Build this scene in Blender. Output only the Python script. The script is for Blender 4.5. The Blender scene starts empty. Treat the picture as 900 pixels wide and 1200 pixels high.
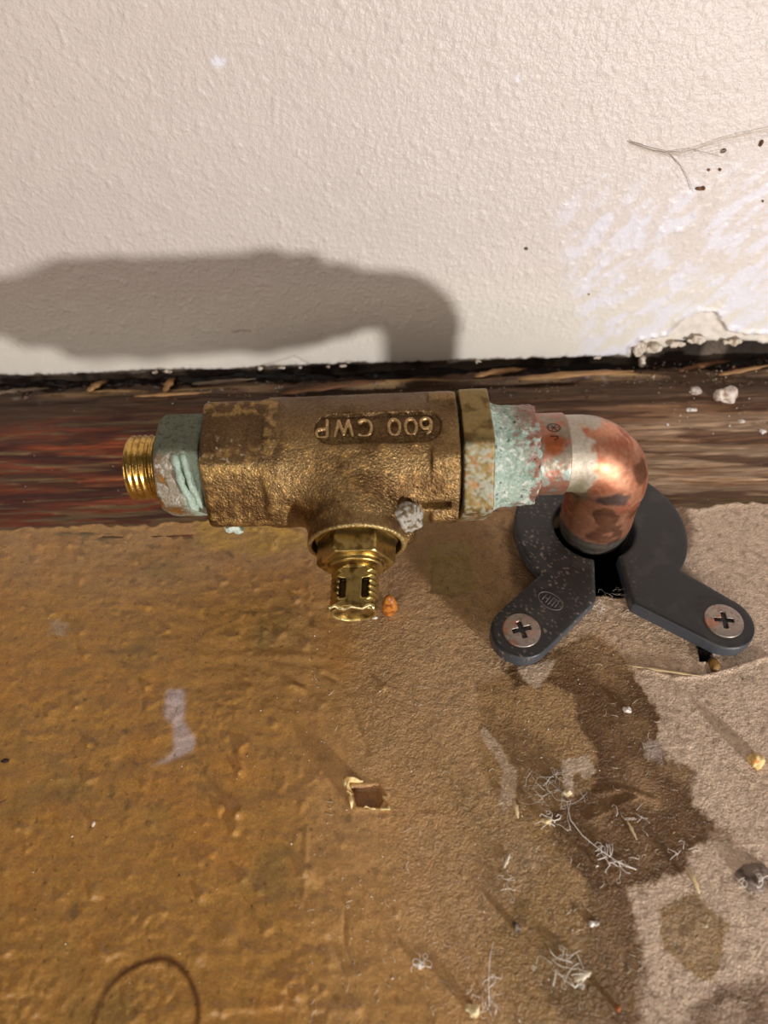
import bpy, math, random
import numpy as np
import openvdb
from mathutils import Vector, Matrix
random.seed(7); rng = np.random.default_rng(7)
C = bpy.context.scene.collection
S = bpy.context.scene
# ------------------------------------------------------------------ camera, world, light, exposure (all design sizes in mm)
PITCH, ROLL, FPX = math.radians(51), math.radians(1.9), 867.0
CAM = np.array([0.0, -173.0, 145.0])
r0 = np.array([1.0, 0, 0]); u0 = np.array([0, math.sin(PITCH), math.cos(PITCH)]); FW = np.array([0, math.cos(PITCH), -math.sin(PITCH)])
RT = math.cos(ROLL)*r0 - math.sin(ROLL)*u0
UP = math.cos(ROLL)*u0 + math.sin(ROLL)*r0
cd = bpy.data.cameras.new('camera'); cam = bpy.data.objects.new('camera', cd); C.objects.link(cam)
cd.sensor_fit = 'VERTICAL'; cd.sensor_height = 36; cd.lens = 36*FPX/1200; cd.clip_start = 0.005; cd.clip_end = 20
cam.matrix_world = Matrix(((RT[0], UP[0], -FW[0], CAM[0]*.001), (RT[1], UP[1], -FW[1], CAM[1]*.001), (RT[2], UP[2], -FW[2], CAM[2]*.001), (0, 0, 0, 1)))
S.camera = cam
cd.dof.use_dof = True; cd.dof.focus_distance = .160; cd.dof.aperture_fstop = 15.0
w = bpy.data.worlds.new('world'); S.world = w; w.use_nodes = True
w.node_tree.nodes['Background'].inputs[0].default_value = (.86, .73, .61, 1)
w.node_tree.nodes['Background'].inputs[1].default_value = .07
def light(name, typ, loc, power, size, col, aim=None):
    d = bpy.data.lights.new(name, typ); o = bpy.data.objects.new(name, d); C.objects.link(o)
    o.location = Vector(loc)*.001; d.energy = power; d.color = col
    if typ == 'AREA': d.size = size*.001
    else: d.shadow_soft_size = size*.001
    if aim is not None: o.rotation_euler = (Vector(aim)*.001 - o.location).to_track_quat('-Z', 'Y').to_euler()
    return o
light('torch_light', 'POINT', (297, -492, 68), 9.7, 15, (1, .965, .93))
light('fill_light', 'AREA', (-160, -640, 400), 1.9, 420, (1, .90, .80), (0, -60, 0))  # added soft fill behind and above the camera, no lamp seen there
S.view_settings.view_transform = 'Standard'; S.view_settings.look = 'None'; S.view_settings.exposure = 0; S.view_settings.gamma = 1
S.view_settings.use_curve_mapping = False

def ray(px, py):
    return FW + (px-450)/FPX*RT - (py-600)/FPX*UP
def at_z(px, py, z=0.0):
    d = ray(px, py); return CAM + d*((z-CAM[2])/d[2])
def at_y(px, py, y=0.0):
    d = ray(px, py); return CAM + d*((y-CAM[1])/d[1])
def fl(pts, z=0.0): return [tuple(at_z(a, b, z)[:2]) for a, b in pts]
def wl(pts, y=0.0): return [(at_y(a, b, y)[0], at_y(a, b, y)[2]) for a, b in pts]
def lin(c):
    c = np.asarray(c, float)/255.0
    return np.where(c <= .04045, c/12.92, ((c+.055)/1.055)**2.4)

# ------------------------------------------------------------------ noise
_P = np.concatenate([rng.permutation(256)]*3).astype(np.int32)
_G = rng.normal(size=(256, 3)).astype(np.float32); _G /= np.linalg.norm(_G, axis=1)[:, None]
def gn(x, y, z=0.0, seed=0):
    x, y, z = np.broadcast_arrays(np.asarray(x, np.float32)+seed*17.31, np.asarray(y, np.float32)-seed*9.7, np.asarray(z, np.float32)+seed*5.13)
    xi, yi, zi = np.floor(x), np.floor(y), np.floor(z)
    xf, yf, zf = x-xi, y-yi, z-zi
    xi = xi.astype(np.int32) & 255; yi = yi.astype(np.int32) & 255; zi = zi.astype(np.int32) & 255
    u = xf*xf*xf*(xf*(xf*6-15)+10); v = yf*yf*yf*(yf*(yf*6-15)+10); w_ = zf*zf*zf*(zf*(zf*6-15)+10)
    def g(a, b, c):
        h = _P[_P[_P[(xi+a) & 255]+((yi+b) & 255)]+((zi+c) & 255)]
        q = _G[h]; return q[..., 0]*(xf-a)+q[..., 1]*(yf-b)+q[..., 2]*(zf-c)
    L = lambda a, b, t: a+(b-a)*t
    return L(L(L(g(0,0,0), g(1,0,0), u), L(g(0,1,0), g(1,1,0), u), v), L(L(g(0,0,1), g(1,0,1), u), L(g(0,1,1), g(1,1,1), u), v), w_)*1.6
def fbm(x, y, z=0.0, oct=4, seed=0, gain=.5):
    a, s, t = 1.0, 0.0, 0.0
    for i in range(oct):
        s = s+a*gn(np.asarray(x)*2**i, np.asarray(y)*2**i, np.asarray(z)*2**i, seed+i); t += a; a *= gain
    return s/t
def ss(a, b, x):
    t = np.clip((x-a)/(b-a), 0, 1); return t*t*(3-2*t)
def mix(a, b, t):
    return a*(1-t)+b*t
def mixc(col, c, m): return col*(1-m[:, None])+np.asarray(c)[None, :]*m[:, None]
def poly_sd(x, y, poly):
    p = np.array(poly, float); d = np.full(x.shape, 1e9); s = np.ones(x.shape)
    n = len(p)
    for i in range(n):
        a = p[i]; b = p[i-1]; e = b-a; wx, wy = x-a[0], y-a[1]
        t = np.clip((wx*e[0]+wy*e[1])/(e@e+1e-12), 0, 1)
        d = np.minimum(d, (wx-e[0]*t)**2+(wy-e[1]*t)**2)
        c1, c2, c3 = y >= a[1], y < b[1], e[0]*wy > e[1]*wx
        s = np.where((c1 & c2 & c3) | (~c1 & ~c2 & ~c3), -s, s)
    return s*np.sqrt(d)
def seg_d(x, y, a, b):
    ex, ey = b[0]-a[0], b[1]-a[1]; t = np.clip(((x-a[0])*ex+(y-a[1])*ey)/(ex*ex+ey*ey+1e-12), 0, 1)
    return np.hypot(x-a[0]-ex*t, y-a[1]-ey*t)
def line_d(x, y, pts):
    d = np.full(np.shape(x), 1e9)
    for a, b in zip(pts[:-1], pts[1:]): d = np.minimum(d, seg_d(x, y, a, b))
    return d
def smin(a, b, k):
    h = np.clip(.5+.5*(b-a)/k, 0, 1); return b*(1-h)+a*h-k*h*(1-h)
def smax(a, b, k): return -smin(-a, -b, k)

# ------------------------------------------------------------------ mesh helpers
def mk(name, V, F, mat, parent=None, origin=None, col=None, surf=None, smooth=True):
    V = np.asarray(V, float)
    o0 = np.array(parent['_o']) if parent is not None else (np.array(origin, float) if origin is not None else np.array([V[:, 0].mean(), V[:, 1].mean(), V[:, 2].min()]))
    me = bpy.data.meshes.new(name)
    vv = ((V-o0)*.001).astype(np.float32)
    if isinstance(F, np.ndarray) and F.ndim == 2:
        nf, k = F.shape
        me.vertices.add(len(vv)); me.vertices.foreach_set('co', vv.ravel())
        me.loops.add(nf*k); me.loops.foreach_set('vertex_index', F.astype(np.int32).ravel())
        me.polygons.add(nf); me.polygons.foreach_set('loop_start', np.arange(0, nf*k, k, dtype=np.int32))
        me.update(calc_edges=True); me.validate()
    else:
        me.from_pydata(vv.tolist(), [], [list(map(int, f)) for f in F]); me.update()
    if smooth: me.polygons.foreach_set('use_smooth', np.ones(len(me.polygons), bool))
    for nm, arr in (('Col', col), ('Surf', surf)):
        if arr is not None:
            a = me.color_attributes.new(nm, 'FLOAT_COLOR', 'POINT')
            d = np.ones((len(vv), 4), np.float32); d[:, :3] = np.clip(arr, 0, 1); a.data.foreach_set('color', d.ravel())
    me.materials.append(mat)
    o = bpy.data.objects.new(name, me); C.objects.link(o)
    if parent is not None: o.parent = parent; o['_o'] = list(map(float, o0))
    else: o.location = o0*.001; o['_o'] = list(map(float, o0))
    return o
def part(name, V, F, mat, parent, **k): return mk(name, V, F, mat, parent=parent, **k)
def tag(o, label, cat=None, group=None, kind=None):
    if label: o['label'] = label
    if cat: o['category'] = cat
    if group: o['group'] = group
    if kind: o['kind'] = kind
    return o
def thing(name, label, cat, loc, group=None):
    o = bpy.data.objects.new(name, None); C.objects.link(o); o.empty_display_size = .005
    o.location = Vector([float(a) for a in loc])*.001; o['_o'] = [float(a) for a in loc]
    return tag(o, label, cat, group)
def grid_faces(nx, ny):
    i = np.arange(nx*ny).reshape(ny, nx)
    return np.stack([i[:-1, :-1], i[:-1, 1:], i[1:, 1:], i[1:, :-1]], -1).reshape(-1, 4)
def axis_pts(lo, hi, a, b, h, g=1.12):
    """fine spacing h inside [a,b], growing outside to lo/hi"""
    p = list(np.arange(a, b+h*.5, h)); s = h
    while p[-1] < hi: s *= g; p.append(p[-1]+s)
    s = h; q = []; c = a
    while c > lo: s *= g; c -= s; q.append(c)
    return np.array(q[::-1]+p)
def vnormals(V, F):
    V = np.asarray(V); n = np.zeros_like(V)
    a, b, c = V[F[:, 0]], V[F[:, 1]], V[F[:, 2]]
    fn = np.cross(b-a, c-a)
    for k in range(F.shape[1]): 
        for j in range(3): n[:, j] += np.bincount(F[:, k], weights=fn[:, j], minlength=len(V))
    return n/(np.linalg.norm(n, axis=1)[:, None]+1e-12)
def sdf_mesh(fn, lo, hi, h):
    lo = np.array(lo, float); hi = np.array(hi, float)
    n = np.ceil((hi-lo)/h).astype(int)+1
    X, Y, Z = np.meshgrid(*[(lo[i]+h*np.arange(n[i])).astype(np.float32) for i in range(3)], indexing='ij')
    a = np.ascontiguousarray(fn(X, Y, Z), dtype=np.float32)
    a[0], a[-1] = np.maximum(a[0], h), np.maximum(a[-1], h)
    a[:, 0], a[:, -1] = np.maximum(a[:, 0], h), np.maximum(a[:, -1], h)
    a[:, :, 0], a[:, :, -1] = np.maximum(a[:, :, 0], h), np.maximum(a[:, :, -1], h)
    g = openvdb.FloatGrid(3*h); g.copyFromArray(np.clip(a, -3*h, 3*h))
    p, q = g.convertToQuads(0.0)
    V = np.asarray(p, float)*h+lo; F = np.asarray(q, np.int64)
    t = V[F[:, 0]], V[F[:, 1]], V[F[:, 2]], V[F[:, 3]]
    vol = (np.einsum('ij,ij->i', t[0], np.cross(t[1], t[2])) + np.einsum('ij,ij->i', t[0], np.cross(t[2], t[3]))).sum()
    if vol < 0: F = F[:, ::-1]
    return V, np.ascontiguousarray(F)
def sdf_obj(name, fn, lo, hi, h, mat, parent=None, colfn=None, disp=None, **k):
    V, F = sdf_mesh(fn, lo, hi, h)
    N = vnormals(V, F)
    if disp is not None:
        V = V+N*disp(V, N)[:, None]; N = vnormals(V, F)
    col = surf = None
    if colfn is not None: col, surf = colfn(V, N)
    return mk(name, V, F, mat, parent=parent, col=col, surf=surf, **k)
def full(V, c): return np.repeat(np.asarray(c, float)[None, :], len(V), 0)
def tube(pts, r, n=6, close=True):
    pts = np.array(pts, float); m = len(pts); rr = np.broadcast_to(np.asarray(r, float), (m,))
    T = np.gradient(pts, axis=0); T /= np.linalg.norm(T, axis=1)[:, None]+1e-12
    ref = np.array([.3, .2, .93]); V = []
    for i in range(m):
        a = np.cross(T[i], ref); a /= np.linalg.norm(a); b = np.cross(T[i], a)
        for k in range(n):
            t = 2*math.pi*k/n; V.append(pts[i]+rr[i]*(math.cos(t)*a+math.sin(t)*b))
    F = [[i*n+k, i*n+(k+1) % n, (i+1)*n+(k+1) % n, (i+1)*n+k] for i in range(m-1) for k in range(n)]
    F += [list(range(n))[::-1], [(m-1)*n+k for k in range(n)]]
    return np.array(V), F
def merge(parts):
    V, F, o = [], [], 0
    for v, f in parts:
        V.append(np.asarray(v)); F += [[i+o for i in q] for q in f]; o += len(v)
    return np.concatenate(V), F

# ------------------------------------------------------------------ materials
def amat(name, bumps=(), var=(), rough=.6, metal=0.0, col=None, coat=0.0, subs=0.0, spec=.5):
    """principled; Col / Surf(metal, rough, bump) attributes unless col is given. bumps: (scale per mm, dist mm, detail, stretch, kind)"""
    m = bpy.data.materials.new(name); m.use_nodes = True; nt = m.node_tree; N, L = nt.nodes, nt.links
    b = N['Principled BSDF']; b.inputs['Specular IOR Level'].default_value = spec
    tc = N.new('ShaderNodeTexCoord')
    def mapped(st):
        mp = N.new('ShaderNodeMapping'); mp.inputs['Scale'].default_value = tuple(1000*s for s in st); L.new(tc.outputs['Object'], mp.inputs[0]); return mp.outputs[0]
    if col is None:
        a = N.new('ShaderNodeAttribute'); a.attribute_name = 'Col'; out = a.outputs['Color']
        s = N.new('ShaderNodeAttribute'); s.attribute_name = 'Surf'; sx = N.new('ShaderNodeSeparateColor'); L.new(s.outputs['Color'], sx.inputs[0])
        L.new(sx.outputs[0], b.inputs['Metallic']); L.new(sx.outputs[1], b.inputs['Roughness']); bs = sx.outputs[2]
    else:
        rgb = N.new('ShaderNodeRGB'); rgb.outputs[0].default_value = (*col, 1); out = rgb.outputs[0]; bs = None
        b.inputs['Metallic'].default_value = metal; b.inputs['Roughness'].default_value = rough
    for (sc, lo, hi, st) in var:
        n = N.new('ShaderNodeTexNoise'); n.inputs['Scale'].default_value = sc; n.inputs['Detail'].default_value = 5; L.new(mapped(st), n.inputs['Vector'])
        r = N.new('ShaderNodeMapRange'); r.inputs[1].default_value = .3; r.inputs[2].default_value = .7; r.inputs[3].default_value = lo; r.inputs[4].default_value = hi
        L.new(n.outputs[0], r.inputs[0])
        v = N.new('ShaderNodeVectorMath'); v.operation = 'SCALE'; L.new(out, v.inputs[0]); L.new(r.outputs[0], v.inputs['Scale']); out = v.outputs[0]
    L.new(out, b.inputs['Base Color'])
    prev = None
    for (sc, dist, det, st, kind) in bumps:
        if kind == 'voro':
            n = N.new('ShaderNodeTexVoronoi'); n.feature = 'SMOOTH_F1'; n.inputs['Scale'].default_value = sc; n.inputs['Smoothness'].default_value = .6; ho = n.outputs['Distance']; dist = -dist
        else:
            n = N.new('ShaderNodeTexNoise'); n.inputs['Scale'].default_value = sc; n.inputs['Detail'].default_value = det; n.inputs['Roughness'].default_value = .6; ho = n.outputs[0]
        L.new(mapped(st), n.inputs['Vector'])
        bp = N.new('ShaderNodeBump'); bp.inputs['Distance'].default_value = abs(dist)*.001; bp.invert = dist < 0
        if bs is not None: L.new(bs, bp.inputs['Strength'])
        L.new(ho, bp.inputs['Height'])
        if prev: L.new(prev, bp.inputs['Normal'])
        prev = bp.outputs[0]
    if prev: L.new(prev, b.inputs['Normal'])
    if coat: b.inputs['Coat Weight'].default_value = coat; b.inputs['Coat Roughness'].default_value = .15
    if subs:
        b.inputs['Subsurface Weight'].default_value = subs; b.inputs['Subsurface Radius'].default_value = (.001, .0007, .0005); b.inputs['Subsurface Scale'].default_value = 1
    return m
I3 = (1, 1, 1)
M_floor = amat('painted_board', [(.95, .74, 3, I3, 'n'), (2.3, .54, 3, I3, 'n')], [(.5, .86, 1.12, I3), (2.6, .8, 1.2, I3)])
M_wall = amat('wall_paint', [(.95, .34, 2, I3, 'n'), (2.4, .07, 2, I3, 'n')], [(.15, .97, 1.02, I3)], spec=.6)
M_wood = amat('raw_wood', [(1.1, .5, 6, (.10, 1, 1), 'n'), (3.5, .12, 4, (.3, 1, 1), 'n')], [(.45, .75, 1.25, (.10, 1, 1)), (1.6, .75, 1.22, (.12, 1, 1))])
M_cast = amat('cast_brass', [(1.3, .15, 2, I3, 'n'), (2.2, .40, 2, I3, 'n')], [(1.8, .72, 1.25, I3), (5, .65, 1.35, I3)])
M_metal = amat('worn_metal', [(.9, .06, 4, I3, 'n'), (4, .035, 3, I3, 'n')], [(1.2, .85, 1.12, I3)])
M_brass = amat('machined_brass', [(3, .02, 3, I3, 'n')], [(1.0, .8, 1.15, I3)])
M_crust = amat('verdigris', [(1.6, .35, 5, I3, 'n'), (5, .08, 3, I3, 'n')], [(2.2, .75, 1.2, I3)])
M_plast = amat('black_plastic', [(.8, .05, 4, I3, 'n'), (6, .03, 3, I3, 'n')], [(5, .8, 1.3, I3)])
M_crumb = amat('crumb', [(1.5, .25, 5, I3, 'n')], [(2, .8, 1.1, I3)])
M_fibre = amat('pale_fibre', col=(.75, .66, .5), rough=.5)
M_hair = amat('grey_fibre', col=(.62, .58, .52), rough=.6)
M_dark = amat('dark_speck', col=(.03, .02, .012), rough=.6)
M_brown = amat('brown_chip', [(2, .2, 3, I3, 'n')], col=(.16, .08, .035), rough=.7)
M_straw = amat('straw', col=(.62, .47, .26), rough=.5)

# ------------------------------------------------------------------ key positions
AX = np.array([0, -65.0, 29.4])       # pipe axis (along x)
RX, RY = 50.0, -65.5                  # riser
HOLE = (52.0, -68.5, 14.3)

# ------------------------------------------------------------------ floor: painted board, relief and stains
def floor_edge(x): return -56.5+1.3*fbm(x*.06, 3.1, seed=3)+1.1*gn(x*.35, 8.0, seed=4)
def floor_height(x, y):
    wet = wetness(x, y)
    z = .55*fbm(x*.05, y*.05, oct=3, seed=11)*.8
    z = z+wet*(.42*fbm(x*.13, y*.22, oct=3, seed=12)+.07*fbm(x*.5, y*.7, oct=2, seed=13))
    z = z+(1-wet)*(.10*fbm(x*.5, y*.5, oct=4, seed=15)+.07*gn(x*1.4, y*1.4, seed=16))
    # little drop-like bumps
    n = gn(x*.33, y*.33, seed=21)
    z = z+(.25+.75*wet)*.55*ss(.40, .95, n)
    n2 = gn(x*.62, y*.62, seed=22); z = z+.16*wet*ss(.35, .9, n2)
    for (a, b, r) in ((60, 832, 3.6), (262, 835, 4.2), (300, 615, 5), (345, 1160, 5.5), (25, 1175, 6), (165, 1080, 4), (170, 1170, 6)):
        c = at_z(a, b); z = z+np.exp(-(np.hypot(x-c[0], y-c[1])/r)**2)*(.42*fbm(x*.75, y*.75, oct=3, seed=17)+.12)
    for (pts, r, h) in RELIEF:
        d = line_d(x, y, fl(pts)); z = z+h*np.exp(-(d/r)**2)
    for (a, b, r, h) in BUMPS:
        c = at_z(a, b); z = z+h*np.exp(-(np.hypot(x-c[0], y-c[1])/r)**2)
    for (pts, dep) in DENTS:
        d = poly_sd(x, y, fl(pts)); z = z-dep*ss(.25, -.35, d)+.25*abs(dep)*np.exp(-(d/.5)**2)
    return z
def wetness(x, y):
    px = x+22*fbm(x*.02, y*.02, oct=2, seed=31)
    return ss(4, -22, px+.22*(y+100))
RELIEF = [([(755,785),(790,795),(830,792),(870,780),(900,770)], .5, .45), ([(380,790),(398,800),(410,822),(430,880)], .6, -.3),
          ([(360,970),(358,1010),(356,1050)], .35, .22), ([(250,1182),(330,1180),(420,1184)], .7, .22), ([(255,1120),(330,1118),(400,1122)], .9, .16), ([(10,690),(120,700),(230,715)], 1.2, .15), ([(230,770),(330,768),(420,775)], 1.0, .15), ([(385,1100),(405,1135)], .5, -.4),
          ([(405,1070),(403,1105),(418,1135)], .4, -.3), ([(280,880),(283,905)], .6, .3), ([(279,950),(277,970)], .8, .35), ([(555,1010),(585,1040)], .5, -.2),
          ([(610,615),(600,640),(625,665)], 1.3, -.6), ([(222,600),(300,610),(350,625)], 1.0, .5), ([(700,930),(730,925),(770,938)], .4, .3),
          ([(690,962),(745,935)], .35, .35), ([(640,960),(670,990),(720,1025)], .5, .3)]
BUMPS = [(348,704,.7,.7), (332,742,.7,.4), (450,806,.6,.6), (196,740,.5,.6), (95,742,.8,.5), (100,768,.9,.6), (172,806,.7,.7), (90,828,.5,.5), (125,832,.5,.4),
         (50,818,1.6,.5), (60,835,1.2,.5), (104,872,.6,.5), (283,876,.5,.7), (280,905,.5,.7), (278,955,.8,.9), (275,975,.7,.6), (240,965,.5,.4), (235,1010,.7,.4), (285,1030,.7,.5), (236,1050,.8,.5),
         (350,1165,1.0,.7), (340,1150,.8,.5), (380,1160,.5,.4), (235,1120,1.1,.4), (32,996,.5,.5), (60,720,.5,.4), (300,690,.6,.3), (310,720,.5,.3), (212,630,.8,.3), (30,625,1.4,.4), (80,640,1.0,.4), (378,825,.7,.3), (328,745,.8,.3), (268,1095,1.4,.4)]
DENTS = [([(411,922),(445,920),(452,932),(446,946),(418,945)], 1.3), ([(506,655),(548,650),(556,690),(530,699),(504,694)], .45),
         ([(538,625),(552,625),(552,660),(545,662)], .3), ([(818,763),(832,760),(832,775),(820,776)], 2.0), ([(826,772),(838,772),(840,788),(828,790)], .6)]
fx = axis_pts(-330, 330, -104, 112, .33); fy = axis_pts(-330, -50, -168, -54, .33)
fy = fy[fy <= -50]
XX, YY = np.meshgrid(fx, fy); x = XX.ravel(); y = YY.ravel()
z = floor_height(x, y)
ed = floor_edge(x); z = z-4*ss(-.6, .9, y-ed)+.25*np.exp(-((y-ed+.6)/.7)**2)
hd = np.hypot(x-HOLE[0], y-HOLE[1])-HOLE[2]+.8*gn(x*.3, y*.3, seed=40)
z = np.where(hd < 0, -16.0, z)
# colours: the paint itself, its stains, soaked patches and some painted-in shade
gold, olive, tan, pink = lin((176,130,68)), lin((176,138,94)), lin((202,162,116)), lin((222,194,168))
col = np.repeat(tan[None, :], len(x), 0)
nb = fbm(x*.03, y*.03, oct=4, seed=50)
col = mixc(col, pink, ss(22, 62, x+14*nb+.25*(-y-90)))
wet = wetness(x, y)
wc = ss(26, -40, x+26*nb+.25*(y+100)); col = mixc(col, gold, wc)
col = mixc(col, olive, .75*ss(-84, -68, y+8*nb)*ss(60, 20, x))
col = mixc(col, lin((140,114,66)), .7*ss(.15, .45, fbm(x*.045, y*.06, oct=4, seed=51))*wc)
col = mixc(col, lin((186,128,60)), .55*ss(.05, .5, fbm(x*.05+9, y*.05, oct=3, seed=52))*wc)
col = mixc(col, lin((104,84,50)), .7*ss(.2, .5, fbm(x*.35, y*.35, oct=3, seed=53))*wet*ss(.0, .3, fbm(x*.04, y*.04, oct=2, seed=54)))
rgh = mix(.46, .30, wet); bmp = mix(1.0, .16, ss(0, .75, wet))
wx = x+1.1*fbm(x*.22, y*.22, oct=3, seed=60)+1.3*fbm(x*.8, y*.8, oct=4, seed=63); wy = y+1.1*fbm(x*.22+40, y*.22, oct=3, seed=61)+1.3*fbm(x*.8+40, y*.8, oct=4, seed=64)
def stain(pts, c, soft=(.3, -.3), amt=1.0, rim=0.0, ro=None, patchy=0, fine=False):  # polygon patch of colour, for stains and for the painted valve shade
    global col, rgh
    d = poly_sd(x+.25*(wx-x), y+.25*(wy-y), fl(pts)) if fine else poly_sd(wx, wy, fl(pts)); m = amt*ss(soft[0], soft[1], d)
    if patchy: m = m*(1-patchy*ss(-.1, .45, fbm(x*.13, y*.13, oct=4, seed=62)))
    if rim: m = np.clip(m+rim*np.exp(-((d+.5)/.7)**2), 0, 1)
    col = mixc(col, lin(c), m)
    if ro is not None: rgh = mix(rgh, ro, m)
BR = (106, 70, 26)
stain([(560,800),(640,770),(690,740),(730,765),(748,805),(770,835),(765,870),(785,890),(812,900),(808,935),(834,965),(826,988),(805,1000),(798,1022),(735,1045),(757,1120),(748,1210),(600,1210),(560,1100),(640,1010),(560,900)], (172, 132, 78), (.8, -1.2), .85)
stain([(648,1095),(690,1130),(700,1200),(660,1205),(630,1150)], (110,80,42), (2, -2), .6)
stain([(560,850),(600,842),(640,870),(665,900),(690,900),(700,1035),(655,1000),(640,950),(608,930),(585,880)], (126, 94, 52), (1.5, -1.5), .6)
stain([(590,784),(640,765),(690,740),(730,765),(752,808),(773,838),(768,870),(790,892),(816,903),(810,935),(836,965),(828,988),(806,1000),(800,1022),(765,1032),(735,1045),(700,1045),(655,1000),(645,955),(668,940),(690,925),(700,880),(678,850),(672,812),(640,800),(604,806)], BR, (.5, -.9), .93, .3, .4, .6)
stain([(690,1035),(735,1045),(745,1080),(757,1120),(762,1160),(748,1210),(680,1210),(640,1170),(680,1120)], BR, (.6, -1.2), .8, .1, .42, .6)
stain([(520,900),(640,960),(700,1100),(680,1200),(600,1140),(560,1010)], (150,118,64), (5, -5), .5)
stain([(772,1062),(815,1048),(852,1080),(846,1110),(838,1150),(815,1145),(790,1122),(775,1100)], (166,132,84), (.5, -.6), .85, .25, None, .2)
stain([(800,1215),(812,1182),(840,1158),(905,1148),(905,1215)], (120,84,48), (1.5, -1.5), .85, 0, None, .4)
stain([(826,968),(870,972),(862,990),(830,985)], (140,104,72), (.8, -.8), .6, 0, None, .3)
stain([(590,620),(612,600),(640,660),(620,700),(600,690)], (92,62,30), (1.2, -1.2), .8, 0, None, .3)
stain([(745,560),(800,590),(815,625),(800,655),(790,600)], (112,70,36), (1.2, -1.0), .75)
stain([(660,760),(710,720),(760,730),(800,745),(830,768),(700,790)], (196,158,112), (3, -2), .4)
stain([(470,600),(560,600),(600,690),(585,740),(540,730),(470,660)], (134,98,42), (3, -3), .6, 0, .42)  # shade under the valve painted into the board colour, not a stain
stain([(504,640),(550,635),(556,690),(530,699),(503,694)], (150,128,70), (.4, -.2), .6, .1, .4, .4)
stain([(230,605),(352,615),(360,640),(300,650),(235,640)], (190,152,60), (2, -1.5), .55, 0, .3, .4)
col = mixc(col, lin((96,70,38)), .35*ss(.1, .35, fbm(x*.6, y*.6, oct=3, seed=67))*ss(0, 20, x))
# pale smears and scrapes
stain([(194,808),(218,808),(216,845),(230,866),(226,880),(196,894),(178,898),(203,880),(202,850),(192,840)], (204,186,184), (.6, -.9), .85, 0, None, .35, True)
stain([(658,890),(690,886),(698,905),(684,914),(680,905),(672,908),(672,934),(660,930)], (216,190,164), (.1, -.1), .95, 0, .6, 0, True)
stain([(566,850),(585,870),(594,890),(606,902),(604,938),(590,952),(584,938),(590,905),(575,880),(562,862)], (206,178,148), (.15, -.2), .85, 0, .6, 0, True)
stain([(606,782),(652,772),(640,796),(628,808),(612,796)], (212,184,156), (.2, -.25), .9, 0, .6, .1, True)
stain([(752,866),(775,872),(780,892),(760,890)], (196,176,162), (.5, -.5), .7, 0, None, .5)
stain([(60,728),(78,732),(76,746),(62,744)], (190,172,150), (.8, -.6), .5)
# ring mark
rc = at_z(172, 1196)[:2]; rd = np.hypot((x-rc[0])*1.0, y-rc[1])
rr = np.abs(rd+.35*gn(x*.2, y*.2, seed=66)-8.45)
col = mixc(col, lin((84,44,12)), .95*np.exp(-(rr/.5)**2)*(.7+.3*ss(-.3, .4, gn(x*.12, y*.12, seed=65))))
z = z+.12*np.exp(-(rr/.5)**2)
# specks in the surface
sp = gn(x*.9, y*.9, seed=70); col = mixc(col, lin((70,52,30)), .6*ss(.62, .75, sp)*wet)
d = poly_sd(x, y, fl([(815,756),(834,756),(834,772),(818,774)])); col = mixc(col, lin((20,12,8)), ss(.3, -.3, d))
d = poly_sd(x, y, fl([(411,922),(445,920),(452,932),(446,946),(418,945)])); col = mixc(col, lin((150,104,56)), ss(.2, -.3, d))
col = mixc(col, lin((12,10,9)), ss(.7, -.1, hd))  # hole blackened: its inner darkness painted on top of the real drop
bmp = np.where(hd < .3, 0, bmp)
surf = np.stack([np.zeros_like(rgh), rgh+.06*fbm(x*.3, y*.3, oct=2, seed=72), bmp], -1)
floor_z = z.copy()
fo = mk('floor', np.stack([x, y, z], -1), grid_faces(len(fx), len(fy)), M_floor, origin=(0, -110, 0), col=col, surf=surf)
fo['kind'] = 'structure'; fo['label'] = 'brown painted cabinet floor board, water stained, glossy on the left'
FX, FY, FZ = fx, fy, z.reshape(len(fy), len(fx))
def fz(xq, yq):
    i = int(np.clip(np.searchsorted(FX, xq), 0, len(FX)-1)); j = int(np.clip(np.searchsorted(FY, yq), 0, len(FY)-1)); return float(FZ[j, i])
def onf(px, py, lift=0.0):
    """point on the floor surface under a photo position"""
    p = at_z(px, py, 0); z_ = fz(p[0], p[1]); p = at_z(px, py, z_); return np.array([p[0], p[1], z_+lift])

# ------------------------------------------------------------------ raw wood strip along the wall
wx_ = axis_pts(-330, 330, -124, 126, .45); wy_ = np.concatenate([np.arange(-62, 9, .36), [10, 12, 14, 16]])
XX, YY = np.meshgrid(wx_, wy_); x = XX.ravel(); y = YY.ravel()
yw = y+1.6*gn(x*.02, y*.03, seed=80)
g1 = fbm(x*.022, yw*.24, oct=3, seed=81); g2 = fbm(x*.05, yw*1.0, oct=3, seed=82)
gapd = -3.7+3.0*fbm(x*.05, 2.0, seed=83)+1.5*gn(x*.3, 1.0, seed=84)          # where the rotted back edge starts
inner = ss(-1.5, 1.8, y-gapd)
z = -.55+1.1*g1+.5*g2
z = z-3.2*inner*(.45+.9*np.clip(fbm(x*.09, y*.5, oct=4, seed=85)+.45, 0, 1))
ridge = np.exp(-((y+7.2-.8*fbm(x*.04, 5, seed=86))/1.0)**2)*ss(-.15, .25, fbm(x*.03, 9, oct=3, seed=87))
z = z+1.5*ridge
z = z-1.2*np.exp(-((y+9.4-1.0*gn(x*.03, 7, seed=88))/.8)**2)*ss(-.2, .3, gn(x*.05, 2, seed=89))
red, dk, brn, gry = lin((132,62,34)), lin((66,44,30)), lin((152,114,82)), lin((182,154,126))
col = np.repeat(red[None, :], len(x), 0)
right = ss(-22, 38, x+12*g1)
col = mixc(col, brn, right)
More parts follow.
